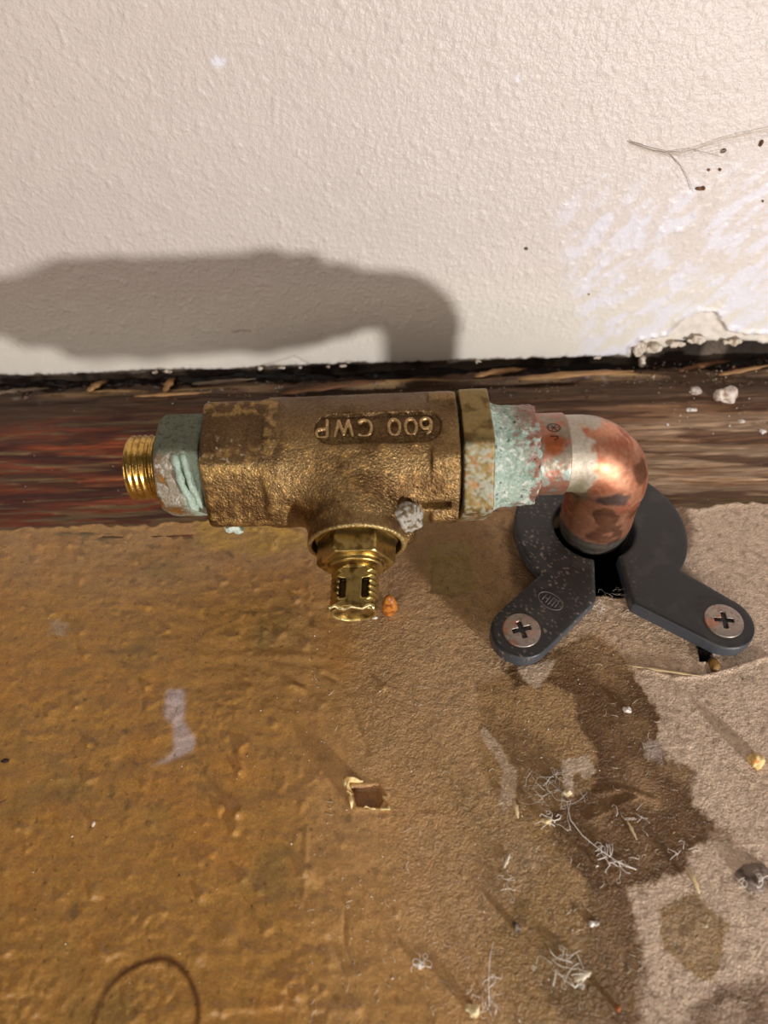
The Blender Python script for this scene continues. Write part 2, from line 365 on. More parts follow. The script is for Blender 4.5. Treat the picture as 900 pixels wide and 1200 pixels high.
col = mixc(col, gry, np.clip(right*.9*ss(-.2, .25, g1+.5*fbm(x*.03, y*.08, oct=3, seed=96))*ss(-14, -34, y), 0, 1))
col = mixc(col, lin((176,150,122)), .75*ss(48, 72, x+6*g2*3)*ss(-30, -42, y)*ss(-.3, .1, g2))
col = mixc(col, lin((86,50,26)), .85*ss(.05, .22, fbm(x*.03, yw*.25, oct=4, seed=90)))
col = mixc(col, lin((74,32,24)), .9*(1-right)*ss(-.05, .2, fbm(x*.028, yw*.17, oct=3, seed=91)))
col = mixc(col, lin((136,112,76)), .8*(1-right)*ss(.13, .2, fbm(x*.035, yw*.5, oct=4, seed=92)+.10*ss(-44, -56, y)))
col = mixc(col, lin((132,112,78)), .85*ss(.0, .22, fbm(x*.03+5, yw*.5, oct=4, seed=93)-.018*(-y-50)*-1)*ss(-48, -55, y))
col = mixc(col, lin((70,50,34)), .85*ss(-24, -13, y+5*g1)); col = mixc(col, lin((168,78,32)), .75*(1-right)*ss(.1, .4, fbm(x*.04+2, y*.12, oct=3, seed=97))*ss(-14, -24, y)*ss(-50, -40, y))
col = mixc(col, lin((176,140,88)), np.clip(ridge*1.2, 0, .9)*ss(-.1, .2, g2+.1))
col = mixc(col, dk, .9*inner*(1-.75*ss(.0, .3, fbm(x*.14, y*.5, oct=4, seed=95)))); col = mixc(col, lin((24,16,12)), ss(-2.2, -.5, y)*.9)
wn = fbm(x*.25, y*.5, oct=3, seed=94); col = mixc(col, lin((150,138,128)), .5*ss(.3, .5, wn)*ss(-14, -6, y))
rg = mix(.42, .72, right)+.1*g2
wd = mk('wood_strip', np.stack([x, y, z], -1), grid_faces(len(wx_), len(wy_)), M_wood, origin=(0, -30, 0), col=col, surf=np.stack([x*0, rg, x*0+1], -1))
tag(wd, 'bare weathered wooden strip between the painted floor and the wall', kind='structure')
wd.name = 'trim_1'
WZ = z.reshape(len(wy_), len(wx_))
def wz(xq, yq): return float(WZ[int(np.clip(np.searchsorted(wy_, yq), 0, len(wy_)-1)), int(np.clip(np.searchsorted(wx_, xq), 0, len(wx_)-1))])
def onw(px, py, lift=0.0):
    p = at_z(px, py, 0); z_ = wz(p[0], p[1]); p = at_z(px, py, z_); return np.array([p[0], p[1], z_+lift])

# ------------------------------------------------------------------ wall
def wall_bottom(x):
    b = 1.6+.35*gn(x*.25, 4, seed=100)+.25*gn(x*.9, 4, seed=101)+.5*gn(x*.05, 3, seed=105)
    k = wl([(742,425),(765,416),(800,403),(850,402),(900,404)])
    xs = [p[0] for p in k]; zs = [max(p[1], 1.5) for p in k]
    return np.where(x > xs[0], np.interp(x, xs, [1.8]+zs[1:])+.5*gn(x*.5, 1, seed=102)+.2*gn(x*1.6, 1, seed=103), b)
ax = axis_pts(-330, 330, -124, 126, .42); s = axis_pts(0, 400, 0, 97, .42)
XX, SS = np.meshgrid(ax, s); x = XX.ravel(); t = SS.ravel(); zb = wall_bottom(x)
z = zb+t
smoothlow = ss(2, 16, z+4*fbm(x*.05, z*.05, seed=110))
yv = -(.10*fbm(x*.03, z*.03, oct=3, seed=111)*3+smoothlow*(.13*np.abs(fbm(x*.35, z*.35, oct=3, seed=112))+.16*ss(.30, .62, gn(x*.5, z*.42, seed=113))+.13*ss(.25, .6, gn(x*.95, z*.8, seed=114))))
brk = wl([(738,440),(740,408),(752,398),(782,392),(800,374),(822,364),(840,366),(850,384),(875,392),(910,390),(910,440)])
db = poly_sd(x+.8*gn(x*.4, z*.4, seed=115), z+.8*gn(x*.4, z*.4, seed=116), brk)
inb = ss(.3, -.5, db)
yv = yv+inb*(.9+.8*fbm(x*.3, z*.3, oct=4, seed=117))-.7*np.exp(-((db-.3)/.7)**2)
edgelift = np.exp(-t/1.2); yv = yv+.5*edgelift*(.5+fbm(x*.4, 2, oct=3, seed=118))
base = lin((219,209,204)); col = np.repeat(base[None, :], len(x), 0)
col = mixc(col, lin((226,220,210)), ss(45, 12, z))
# white scuffs, slanting
u = (x+z)*.7; v = (x-z)*.7
zone = ss(52, 66, x+.25*z+7*fbm(x*.04, z*.04, seed=120))*ss(62, 44, z-.15*(x-60))
sc = fbm(u*.13, v*.28, oct=4, seed=121)
col = mixc(col, lin((230,229,241)), .8*zone*ss(-.14, .22, sc))
for (a, b, r) in ((256, 72, 1.5), (607, 92, 1.1), (708, 206, .8), (700, 212, .6)):
    c = wl([(a, b)])[0]; dd = np.hypot((x-c[0])*(.8 if a < 300 else 1.7), z-c[1])+.5*gn(x, z, seed=122)
    col = mixc(col, lin((236,236,246)), .9*ss(r, r*.5, dd))
col = mixc(col, lin((222,212,198)), .8*inb); col = mixc(col, lin((120,96,72)), .55*np.exp(-((db-.1)/.45)**2)*ss(-.5, .1, gn(x*.4, z*.4, seed=123)))
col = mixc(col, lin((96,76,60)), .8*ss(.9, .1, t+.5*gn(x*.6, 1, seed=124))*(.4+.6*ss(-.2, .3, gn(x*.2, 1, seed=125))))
crack = wl([(300,432),(345,418),(362,428),(395,434),(408,424),(440,436)]); dc = line_d(x+.5*gn(x*.8, z*.8, seed=126), z, crack)
col = mixc(col, lin((150,130,110)), .5*np.exp(-(dc/.28)**2)); yv = yv+.35*np.exp(-(dc/.4)**2)
mk_ = wl([(273,389),(283,387),(293,388)]); dc = line_d(x, z, mk_); col = mixc(col, lin((140,100,78)), .55*np.exp(-(dc/.3)**2))
sw = wl([(738,168),(760,177),(785,181),(812,176),(835,166),(870,158),(900,152)]); dc = line_d(x, z, sw)
col = mixc(col, lin((176,156,132)), .5*np.exp(-(dc/.45)**2))
bp_ = smoothlow*.9+.1
surf = np.stack([x*0, x*0+.42+.2*inb, bp_*(1-.5*zone)], -1)
V = np.stack([x, yv, z], -1); F = grid_faces(len(ax), len(s))
# underside of the wall board going back, dark gap behind
n0 = len(V); xb = ax; b0 = wall_bottom(xb)
V = np.concatenate([V, np.stack([xb, xb*0+2.2, b0+.4], -1), np.stack([xb, xb*0+2.6, xb*0-6], -1)])
i = np.arange(len(ax)-1)
F = np.concatenate([F, np.stack([n0+i, n0+i+1, i+1, i], -1), np.stack([n0+len(ax)+i, n0+len(ax)+i+1, n0+i+1, n0+i], -1)])
col = np.concatenate([col, mixc(np.repeat(lin((122,106,92))[None], 2*len(ax), 0), lin((52,38,28)), ss(-.2, .15, fbm(np.tile(ax, 2)*.09, 3.0, oct=3, seed=128)))]); surf = np.concatenate([surf, np.repeat(np.array([[0, .8, 1]]), 2*len(ax), 0)])
wo = mk('wall_back', V, F, M_wall, origin=(0, 0, 0), col=col, surf=surf)
tag(wo, 'cream painted wall with a broken plaster edge low on the right', kind='structure')
def onwall(px, py, lift=0.0):
    p = at_y(px, py, -.15-lift); return p

# ------------------------------------------------------------------ valve assembly
PA = thing('pipe_valve', 'brass shut-off valve on a copper elbow rising through the black plate', 'valve', (RX, RY, 0))
VA = math.radians(47)                     # direction of the viewer around the pipe axis
def yz(Y, Z): return -(Y-AX[1]), Z-AX[2]  # p towards viewer, q up
def ngon(Y, Z, n, ap, vert_deg, k=1.0):
    p, q = yz(Y, Z); d = None
    for j in range(n):
        a = math.radians(vert_deg)+(j+.5)*2*math.pi/n
        e = p*math.cos(a)+q*math.sin(a)-ap
        d = e if d is None else smax(d, e, k)
    return d
def cyl(Y, Z, r):
    p, q = yz(Y, Z); return np.hypot(p, q)-r
def slab(X, a, b): return np.maximum(a-X, X-b)
PORT = math.radians(-12); PX = -4.6
def port_coords(X, Y, Z):
    p, q = yz(Y, Z); L = p*math.cos(PORT)+q*math.sin(PORT); c = -p*math.sin(PORT)+q*math.cos(PORT)
    return L, np.hypot(X-PX+.055*L, c), c
def glyph_strokes(ch):
    A = lambda cx, cy, rx, ry, a, b, n=14: [(cx+rx*math.cos(math.radians(a+(b-a)*i/n)), cy+ry*math.sin(math.radians(a+(b-a)*i/n))) for i in range(n+1)]
    return {'6': [A(1.3, 1.3, 1.15, 1.2, 0, 360), A(2.5, 1.6, 2.35, 2.7, 180, 112)], '0': [A(1.4, 2.1, 1.2, 1.9, 0, 360)],
            'C': [A(1.8, 2.1, 1.6, 1.9, 52, 308)], 'W': [[(0, 4), (.9, .2), (1.9, 3.4), (2.9, .2), (3.8, 4)]],
            'P': [[(.3, 0), (.3, 4)], [(.3, 4), (1.6, 4)]+A(1.6, 3.05, 1.0, .95, 90, -90)+[(.3, 2.1)]]}[ch]
TXT = [('6', 0, .5), ('0', 3.1, .2), ('0', 6.6, .1), ('C', 12.6, 0), ('W', 16.8, 0), ('P', 21.9, 0)]
TX0, TA0 = 10.0, math.radians(75)
def body_fn(X, Y, Z):
    p, q = yz(Y, Z); ang = np.arctan2(q, p); r = np.hypot(p, q)
    cy = smax(r-(13.75+.25*np.clip((X+20)/35, 0, 1)), slab(X, -23, 15.2), .8)
    hx = smax(ngon(Y, Z, 6, 12.9, 47, .8), slab(X, -36, -19.5), 1.6)
    hx = smax(hx, r-14.6, .8)
    d = smin(cy, hx, 1.6)
    hr = smax(smax(ngon(Y, Z, 6, 13.45, 47, .5), slab(X, 9.6, 15.2), .4), r-15.1, .5)
    # corner of the right hex showing below as a cut block with a notch
    d = smin(d, hr, .5)
    notch = smax(smax(np.abs(X-10.6)-2.9, np.abs(r-13.2)-1.3, .5), np.abs(ang-math.radians(3))*13-.9, .1); d = smax(d, -notch, .5)
    L, rc, c = port_coords(X, Y, Z)
    cone = smax(rc-(10.0+np.clip((17-L)*.24, -.1, 2.8)), np.maximum(4-L, L-20.3), .5)
    d = smin(d, cone, 3.0)
    rib = smax(smax(np.abs(X-(PX+10.4-.28*(L-10)))-2.6, np.abs(c)-2.4, 1.2), np.maximum(5-L, L-19.2), 1.2); d = smin(d, rib, 1.8)
    bore = smax(rc-8.9, 18.2-L, .3); d = smax(d, -bore, .5)
    # recessed name panel
    sx = X-(-.6); sa = (ang-TA0)*13.8
    st = np.hypot(np.maximum(np.abs(sx)-8.9, 0), sa*1.0)-3.5
    pan = smax(st, 13.05-r, .35); d = smax(d, -pan, .55)
    end = smax(smax(r-11.6, X-16.5, .2), 14-X, .2)
    return np.minimum(d, end)
def body_col(V, N):
    x, y, z = V.T; p, q = yz(y, z); r = np.hypot(p, q); ang = np.degrees(np.arctan2(q, p))
    L, rc, c = port_coords(x, y, z)
    n1 = fbm(x*.12, y*.12, z*.12, 4, 200); n2 = fbm(x*.5, y*.5, z*.5, 3, 201); n3 = gn(x*1.3, y*1.3, z*1.3, 202)
    col = full(V, lin((140,112,72)))
    col = mixc(col, lin((112,84,52)), ss(-.05, .3, n1)); col = mixc(col, lin((176,138,84)), .7*ss(.05, .35, n2)*ss(100, 40, ang))
    col = mixc(col, lin((92,68,44)), .6*ss(44, 50, ang+4*n1)*ss(-18, -21, x)); col = mixc(col, lin((96,72,46)), .7*ss(62, 92, ang+12*n1)*(r < 14.6)*(L < 14))  # top darkened: facet shading painted into the brass along with slight patina
    edge = ss(13.35, 13.6, r)*ss(-19.5, -21, x); col = mixc(col, lin((196,160,100)), .5*edge*ss(-.1, .2, n2))
    col = mixc(col, lin((206,190,160)), .8*ss(.45, .55, n3)*ss(-18, -24, x)*ss(35, 50, ang)*ss(80, 60, ang))
    col = mixc(col, lin((196,172,116)), .75*ss(19.7, 20.0, L)*(rc > 7)*(rc < 10.6))
    col = mixc(col, lin((60,46,26)), .9*ss(9.2, 8.9, rc)*(L > 17))
    col = mixc(col, lin((40,28,16)), .95*(x > 15.35)*(r < 12.5))
    pw = ss(.0, -.2, (r-13.4))*ss(16, 8, np.abs(ang-79)*.24*1.0+0*x)*(np.abs(x+.6) < 12.3); col = mixc(col, lin((92,68,42)), .5*pw)
    met = np.clip(.75+.3*n1, .4, .95); rg = .38+.12*n2+.1*n1
    return col, np.stack([met, rg, x*0+.8], -1)
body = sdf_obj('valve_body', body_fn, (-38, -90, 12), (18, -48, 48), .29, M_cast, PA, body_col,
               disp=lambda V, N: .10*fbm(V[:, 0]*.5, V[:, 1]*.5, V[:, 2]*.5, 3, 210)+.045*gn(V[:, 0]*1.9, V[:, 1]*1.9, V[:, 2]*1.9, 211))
body['label'] = 'cast brass valve body with a hexagonal end'
def letters_fn(X, Y, Z):
    p, q = yz(Y, Z); ang = np.arctan2(q, p); r = np.hypot(p, q)
    tx = (TX0-X)/.93; ty = (TA0-ang)*13.8+1.95
    d2 = np.full(X.shape, 1e3, np.float32)
    for ch, ox, oy in TXT:
        for st in glyph_strokes(ch):
            d2 = np.minimum(d2, line_d(tx, ty, [(a+ox, b+oy*.3) for a, b in st]))
    return smax(d2-.47+(r-13.2)*.22, np.abs(r-13.3)-.62, .28)
lo_ = sdf_obj('lettering', letters_fn, (-20, -72, 42), (12, -52, 48), .16, M_cast, body,
              lambda V, N: (mixc(full(V, lin((140,108,68))), lin((190,158,112)), ss(13.5, 13.85, np.hypot(*yz(V[:, 1], V[:, 2])))), np.stack([V[:, 0]*0+.8, V[:, 0]*0+.36, V[:, 0]*0+.5], -1)),
              disp=lambda V, N: .05*gn(V[:, 0]*1.5, V[:, 1]*1.5, V[:, 2]*1.5, 212))
lo_['label'] = 'raised lettering 600 CWP, upside down'
# white-grey torn crust beside the port
cc = at_y(477, 607, -81.5)
def blob_fn(c, r, sq=(1, 1, 1)):
    return lambda X, Y, Z: np.sqrt(((X-c[0])/sq[0])**2+((Y-c[1])/sq[1])**2+((Z-c[2])/sq[2])**2)-r
sdf_obj('lime_crust', blob_fn(cc, 3.0, (1.0, .7, 1.3)), cc-8, cc+8, .22, M_crust, body,
        lambda V, N: (mixc(full(V, lin((176,170,160))), lin((118,100,72)), ss(0, .3, gn(V[:, 0]*1.1, V[:, 1]*1.1, V[:, 2]*1.1, 221))), full(V, (.2, .6, 1))),
        disp=lambda V, N: 1.5*fbm(V[:, 0]*.3, V[:, 1]*.35, V[:, 2]*.35, 3, 220))['label'] = 'whitish grey crust'

# bonnet nut and stem on the port
def port_fn_wrap(f):
    def g(X, Y, Z):
        L, rc, c = port_coords(X, Y, Z); return f(X-PX+.055*L, c, L, rc)
    return g
def nut_fn(a, c, L, rc):
    d = None
    for j in range(6):
        t = math.radians(j*60+0); e = a*math.cos(t+math.pi/6)+c*math.sin(t+math.pi/6)-6.9
        d = e if d is None else smax(d, e, .25)
    d = smax(d, np.maximum(16-L, L-24.2), .3); d = smax(d, rc-8.1+np.clip(L-23.5, 0, 5)*.9, .3)
    w_ = smax(rc-8.6, np.maximum(16-L, L-18.9), .3)
    col_ = smax(rc-5.6, np.maximum(18-L, L-25.2), .4)
    return np.minimum(np.minimum(d, w_), col_)
def brass_col(c1=(196,168,104), c2=(120,94,50), ro=.3):
    def f(V, N):
        x, y, z = V.T; n = fbm(x*.4, y*.4, z*.4, 4, 230)
        col = full(V, lin(c1)); col = mixc(col, lin(c2), ss(0, .35, n)); return col, np.stack([x*0+.95, ro+.2*ss(0, .4, n), x*0+.5], -1)
    return f
pn = sdf_obj('bonnet_nut', port_fn_wrap(nut_fn), (-15, -92, 14), (6, -78, 42), .19, M_brass, PA, brass_col())
pn['label'] = 'yellow brass hexagonal nut'
def stem_fn(a, c, L, rc):
    th = 4.45+.75*(np.abs(((L*1.0/1.15) % 1.0)-.5)*2-.5)*ss(24.6, 25.4, L)
    d = smax(rc-th, np.maximum(20-L, L-34.4), .25)
    d = smax(d, -(smax(np.abs(L-25.2)-.45, 4.0-rc, .2)), .2)
    flat = smax(c-3.35, -(L-26.2)*1.0, .15)   # filed flat on the upper side
    d = np.where(L > 25.9, smax(d, c-3.45, .15), d)
    grv = smax(smax(np.abs(np.abs(a)-2.15)-.62, np.abs(L-30.2)-2.0, .4), 2.5-c, .3); d = smax(d, -grv, .25)
    hol = smax(rc-3.9, 33.9-L, .2); d = smax(d, -hol, .15)
    return d
def stem_col(V, N):
    col, s_ = brass_col((180,154,92), (104,82,44), .34)(V, N)
    L, rc, c = port_coords(*V.T); a = V[:, 0]-PX+.055*L
    col = mixc(col, lin((226,206,140)), .9*ss(34.0, 34.3, L))
    col = mixc(col, lin((36,26,14)), .9*((np.abs(np.abs(a)-2.15) < .95) & (np.abs(L-30.2) < 2.2) & (c < 3.3) & (c > 1)))
    return col, s_
sdf_obj('stem', port_fn_wrap(stem_fn), (-12, -101, 14), (3, -83, 36), .15, M_brass, PA, stem_col)['label'] = 'threaded brass stem with a filed flat'
# jagged burr at the end of the stem
vs = []
def port_pt(a, c, L): return np.array([PX+a-.055*L, AX[1]-(L*math.cos(PORT)-c*math.sin(PORT)), AX[2]+L*math.sin(PORT)+c*math.cos(PORT)])
b1 = [port_pt(4.3*math.cos(t)-.2, 3.2+.35*math.sin(t*3), 34.1+.35*math.sin(t*7)) for t in np.linspace(3.5, 0, 14)]
part('burr', *tube(b1, np.array([.15]+[.38+.12*math.sin(i*2.3) for i in range(12)]+[.1])), amat('bright_burr', col=(.85, .72, .40), rough=.25, metal=1), PA)

# ring nut right of the body
def ring_fn(X, Y, Z):
    r = cyl(Y, Z, 0)
    d = smax(ngon(Y, Z, 6, 13.0, 59, .35), slab(X, 16.0, 22.1), .5); d = smax(d, r-14.6, .5)
    return smax(d, -(r-9.0), .2)
def ring_col(V, N):
    x, y, z = V.T; n = fbm(x*.3, y*.3, z*.3, 4, 240); m = gn(x*1.2, y*1.2, z*1.2, 241); p, q = yz(y, z); ang = np.degrees(np.arctan2(q, p))
    col = full(V, lin((136,116,72))); col = mixc(col, lin((100,80,44)), ss(0, .3, n))
    low = ss(62, 50, ang)
    col = mixc(col, lin((172,174,156)), .7*low*ss(-.25, .35, m*.6+n)); col = mixc(col, lin((170,120,84)), .6*low*ss(.1, .3, fbm(x*.5, y*.5, z*.5, 3, 242)))
    return col, np.stack([.75-.6*low*ss(-.15, .1, m+n), .38+.2*low, x*0+1], -1)
sdf_obj('ring_nut', ring_fn, (14, -82, 15), (24, -48, 49), .24, M_metal, PA, ring_col, disp=lambda V, N: .10*fbm(V[:, 0]*.6, V[:, 1]*.6, V[:, 2]*.6, 3, 243))['label'] = 'brass ring nut specked white'
# crusted green sleeve
def sleeve_fn(X, Y, Z):
    r = cyl(Y, Z, 0); p, q = yz(Y, Z)
    R = 10.7+1.7*np.clip((24.6-X)/2.6, 0, 1)**1.5
    end = 31.8+.9*gn(p*.25, q*.25, 3.0, 250)+.35*gn(p*.9, q*.9, 3.0, 251)
    d = smax(smax(r-R, 21.8-X, .3), X-end, .3)
    return smax(d, -(smax(r-9.4, 30.3-X, .2)), .2)
def sleeve_col(V, N):
    x, y, z = V.T; n = fbm(x*.22, y*.22, z*.22, 4, 252); m = fbm(x*.8, y*.8, z*.8, 3, 253); p, q = yz(y, z); ang = np.degrees(np.arctan2(q, p))
    col = full(V, lin((168,186,172))); col = mixc(col, lin((208,214,204)), ss(.0, .3, m)); col = mixc(col, lin((128,154,138)), .7*ss(.05, .3, n))
    cop = np.clip(ss(26.5, 31, x+5*n)*ss(.0, .2, fbm(x*.5, y*.5, z*.5, 3, 254)+.12*(x-28)/3)+.7*ss(70, 85, ang+10*n)*ss(26, 29, x), 0, 1)
    col = mixc(col, lin((150,92,74)), .85*cop); col = mixc(col, lin((50,36,28)), .8*ss(.5, .62, gn(x*1.1, y*1.1, z*1.1, 255)))
    return col, np.stack([.5*cop, .8-.3*cop, x*0+1], -1)
sdf_obj('crusted_sleeve', sleeve_fn, (20.8, -80, 18), (34, -50, 47), .24, M_crust, PA, sleeve_col,
        disp=lambda V, N: .55*fbm(V[:, 0]*.3, V[:, 1]*.18, V[:, 2]*.18, 4, 256)+.12*gn(V[:, 0]*1.2, V[:, 1]*1.2, V[:, 2]*1.2, 257))['label'] = 'sleeve thick with pale green verdigris'
# thin marked band
MC = math.radians(92)
def band_fn(X, Y, Z):
    r = cyl(Y, Z, 0); d = smax(r-8.7, slab(X, 31.0, 38.4), .35); return smax(d, -(r-8.0), .1)
def band_col(V, N):
    x, y, z = V.T; n = fbm(x*.25, y*.25, z*.25, 4, 260); p, q = yz(y, z); ang = np.arctan2(q, p)
    col = full(V, lin((168,118,98))); col = mixc(col, lin((140,134,118)), .85*ss(-.05, .15, fbm(x*.3, y*.3, z*.3, 3, 261)))
    col = mixc(col, lin((156,80,40)), .9*ss(1.2, .6, np.hypot((x-34.8)/2.6, (ang-1.05)*9/2.6)))
    col = mixc(col, lin((176,198,190)), .6*ss(.1, .3, fbm(x*.4, y*.4, z*.4, 3, 263))*ss(1.2, .7, ang))
    sx, sy = x-35.1, (ang-MC)*9.05*1.0+1.1
    e = np.hypot(sx, sy*1.15); dk = np.exp(-((e-1.25)/.2)**2)
    for t in (0, 60, 120):
        t = math.radians(t); dk = np.maximum(dk, np.exp(-(seg_d(sx, sy*1.15, (-.9*math.cos(t), -.9*math.sin(t)), (.9*math.cos(t), .9*math.sin(t)))/.16)**2))
    sy2 = sy+2.6
    dk = np.maximum(dk, np.exp(-(line_d(sx, sy2, [(-.9, .4), (.5, .4), (.5, -.1), (-.1, -.4)])/.15)**2))
    col = mixc(col, lin((28,24,22)), .95*dk)
    return col, np.stack([x*0+.6, .42+.1*n, x*0+.6], -1)
sdf_obj('marked_band', band_fn, (30, -76, 21), (39.5, -54, 43), .15, M_metal, PA, band_col, disp=lambda V, N: .12*fbm(V[:, 0]*.3, V[:, 1]*.3, V[:, 2]*.3, 3, 264))['label'] = 'copper band with a stamped round mark'
# copper elbow with solder
BR_ = 10.0; EC = (RX-BR_, AX[2]-BR_)
def elbow_path(X, Z, Y):
    """distance from centreline, and along-path parameter (0 at bend start, 1 at bend end, <0 run, >1 riser)"""
    dx, dz = X-EC[0], Z-EC[1]; yy = Y-AX[1]
    t = np.arctan2(dx, dz)
    ring_ = np.hypot(np.hypot(dx, dz)-BR_, yy)
    run = np.hypot(Z-AX[2], yy); ris = np.hypot(X-RX, yy)
    inb_ = (dx > 0) & (dz > 0)
    d = np.where(inb_, ring_, np.where(dx <= 0, run, ris)); d = np.where((dx <= 0) & (dz <= 0), np.minimum(np.hypot(run, 0), ris)+0*run, d)
    s_ = np.where(inb_, t/(math.pi/2), np.where(dx <= 0, dx/10.0, 1-dz/10.0)); return d, s_
def elbow_fn(X, Y, Z):
    d, s_ = elbow_path(X, Z, Y)
    R = 8.2+.3*ss(.0, .25, s_)*ss(1.25, .9, s_)-.55*ss(2.35, 2.6, s_)
    return smax(smax(d-R, 36.6-X, .3), -9-Z, .3)
def elbow_col(V, N):
    x, y, z = V.T; d, s_ = elbow_path(x, z, y); n = fbm(x*.16, y*.16, z*.16, 4, 270); m = fbm(x*.5, y*.5, z*.5, 4, 271)
    col = full(V, lin((206,146,116))); col = mixc(col, lin((168,98,70)), .8*ss(-.05, .3, n)); col = mixc(col, lin((214,164,134)), .5*ss(.05, .3, m))
    met = x*0+.92; ro = .47+.1*ss(0, .3, n)
    p, q = yz(y, z); ang = np.degrees(np.arctan2(q, p))
    # silvery solder over the first joint, ragged edge
    lim = .03+.16*ss(70, 130, ang)+.10*ss(35, -10, ang)+.22*fbm(x*.25, y*.25, z*.25, 3, 272)
    so = ss(.05, -.03, s_-lim-.06); col = mixc(col, lin((186,178,162)), .92*so); ro = mix(ro, .48, so)
    # dark oxide and smoky patches
    ox = ss(.1, .3, fbm(x*.14+3, y*.14, z*.14, 3, 273))*ss(.35, .6, s_+.2*n)
    col = mixc(col, lin((104,70,52)), .75*ox)
    c1 = at_y(716, 585, -73); dd = np.linalg.norm((V-c1)/np.array([4.6, 4, 2.4]), axis=1)+.6*m; col = mixc(col, lin((80,78,80)), .85*ss(1.1, .5, dd)); 
    for (a, b) in ((737, 528), (744, 545), (749, 560)):
        c1 = at_y(a, b, -63.5); dd = np.linalg.norm((V-c1)*np.array([1, .3, 1]), axis=1)+.3*m; col = mixc(col, lin((118,74,48)), .65*ss(1.5, .8, dd))
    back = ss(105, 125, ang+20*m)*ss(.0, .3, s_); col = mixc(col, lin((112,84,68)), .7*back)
    c1 = at_y(670, 590, -72.5); dd = np.linalg.norm((V-c1)*np.array([.9, .3, .35]), axis=1)+1.2*m; col = mixc(col, lin((150,142,112)), .85*ss(3.2, 2.2, dd))
    lowz = z-7.4-1.2*fbm(x*.2, y*.2, 2.0, 3, 274)
    s2 = ss(.7, -.3, lowz); col = mixc(col, lin((156,150,138)), .9*s2); col = mixc(col, lin((110,112,118)), .6*s2*ss(.0, .3, m)); ro = mix(ro, .42, s2); col = mixc(col, lin((24,20,18)), ss(3.2, 2.2, z))  # last mix blackens the riser foot: darkness of the hole painted on
    return col, np.stack([met-.4*so, ro, .35+.65*np.maximum(so, s2)], -1)
el = sdf_obj('copper_elbow', elbow_fn, (36, -76, -10), (61, -54, 43), .24, M_metal, PA, elbow_col,
        disp=lambda V, N: .10*fbm(V[:, 0]*.2, V[:, 1]*.2, V[:, 2]*.2, 3, 275)+.16*np.exp(-((V[:, 2]-8.2-1.2*gn(V[:, 0]*.3, V[:, 1]*.3, 0, 276))/1.0)**2))
el['label'] = 'copper elbow with silvery solder at both joints'

# left hex nut with verdigris, then bare thread
def lhex_fn(X, Y, Z):
    r = cyl(Y, Z, 0); d = smax(ngon(Y, Z, 6, 9.95, 62, .5), slab(X, -45.9, -36.6), .6)
    d = smax(d, r-11.3+np.clip(-44.6-X, 0, 9)*.8, .5); nk = smax(r-9.6, slab(X, -38, -35.2), .2)
    return np.minimum(d, nk)
def lhex_col(V, N):
    x, y, z = V.T; n = fbm(x*.25, y*.25, z*.25, 4, 280); m = fbm(x*.9, y*.9, z*.9, 3, 281); p, q = yz(y, z); ang = np.degrees(np.arctan2(q, p))
    col = full(V, lin((160,150,132))); col = mixc(col, lin((124,92,58)), ss(.0, .25, n)); col = mixc(col, lin((200,196,184)), .8*ss(.12, .3, m))
    col = mixc(col, lin((168,118,46)), .8*ss(.16, .3, n)*ss(55, 30, ang))
    top = ss(55, 66, ang+8*n); col = mixc(col, lin((96,104,84)), .92*top); col = mixc(col, lin((60,56,42)), .7*top*ss(.1, .35, m))
    gr = ss(-41.5, -39.8, x+1.5*n); col = mixc(col, lin((166,186,168)), .9*gr*(1-.92*top))
    met = .55*(1-np.maximum(top, gr)); return col, np.stack([met, .5+.25*np.maximum(top, gr), x*0+1], -1)
sdf_obj('hex_nut', lhex_fn, (-47, -78, 19), (-34.5, -52, 45), .2, M_crust, PA, lhex_col, disp=lambda V, N: .14*fbm(V[:, 0]*.5, V[:, 1]*.5, V[:, 2]*.5, 4, 282))['label'] = 'hex nut coated grey and green'
# green streaks (old sealing paste) across the nut
def ax_pt(xx, deg, r): t = math.radians(deg); return np.array([xx, AX[1]-r*math.cos(t), AX[2]+r*math.sin(t)])
st = []
for o_, w_ in ((0, .75), (1.7, .6)):
    pts = [ax_pt(-41.3+o_+3.0*(k/13)**1.2, 62-75*k/13, 10.75+.25*math.sin(k*1.3)) for k in range(14)]
    st.append(tube(pts, np.array([.2]+[w_*(1+.25*math.sin(k*2.1+o_)) for k in range(12)]+[.3]), 7))
part('sealing_paste', *merge(st), amat('pale_green_paste', [(1.5, .4, 5, I3, 'n')], [(2, .75, 1.1, I3)], col=tuple(lin((180,200,184))), rough=.75), PA)['label'] = 'pale green dried paste'
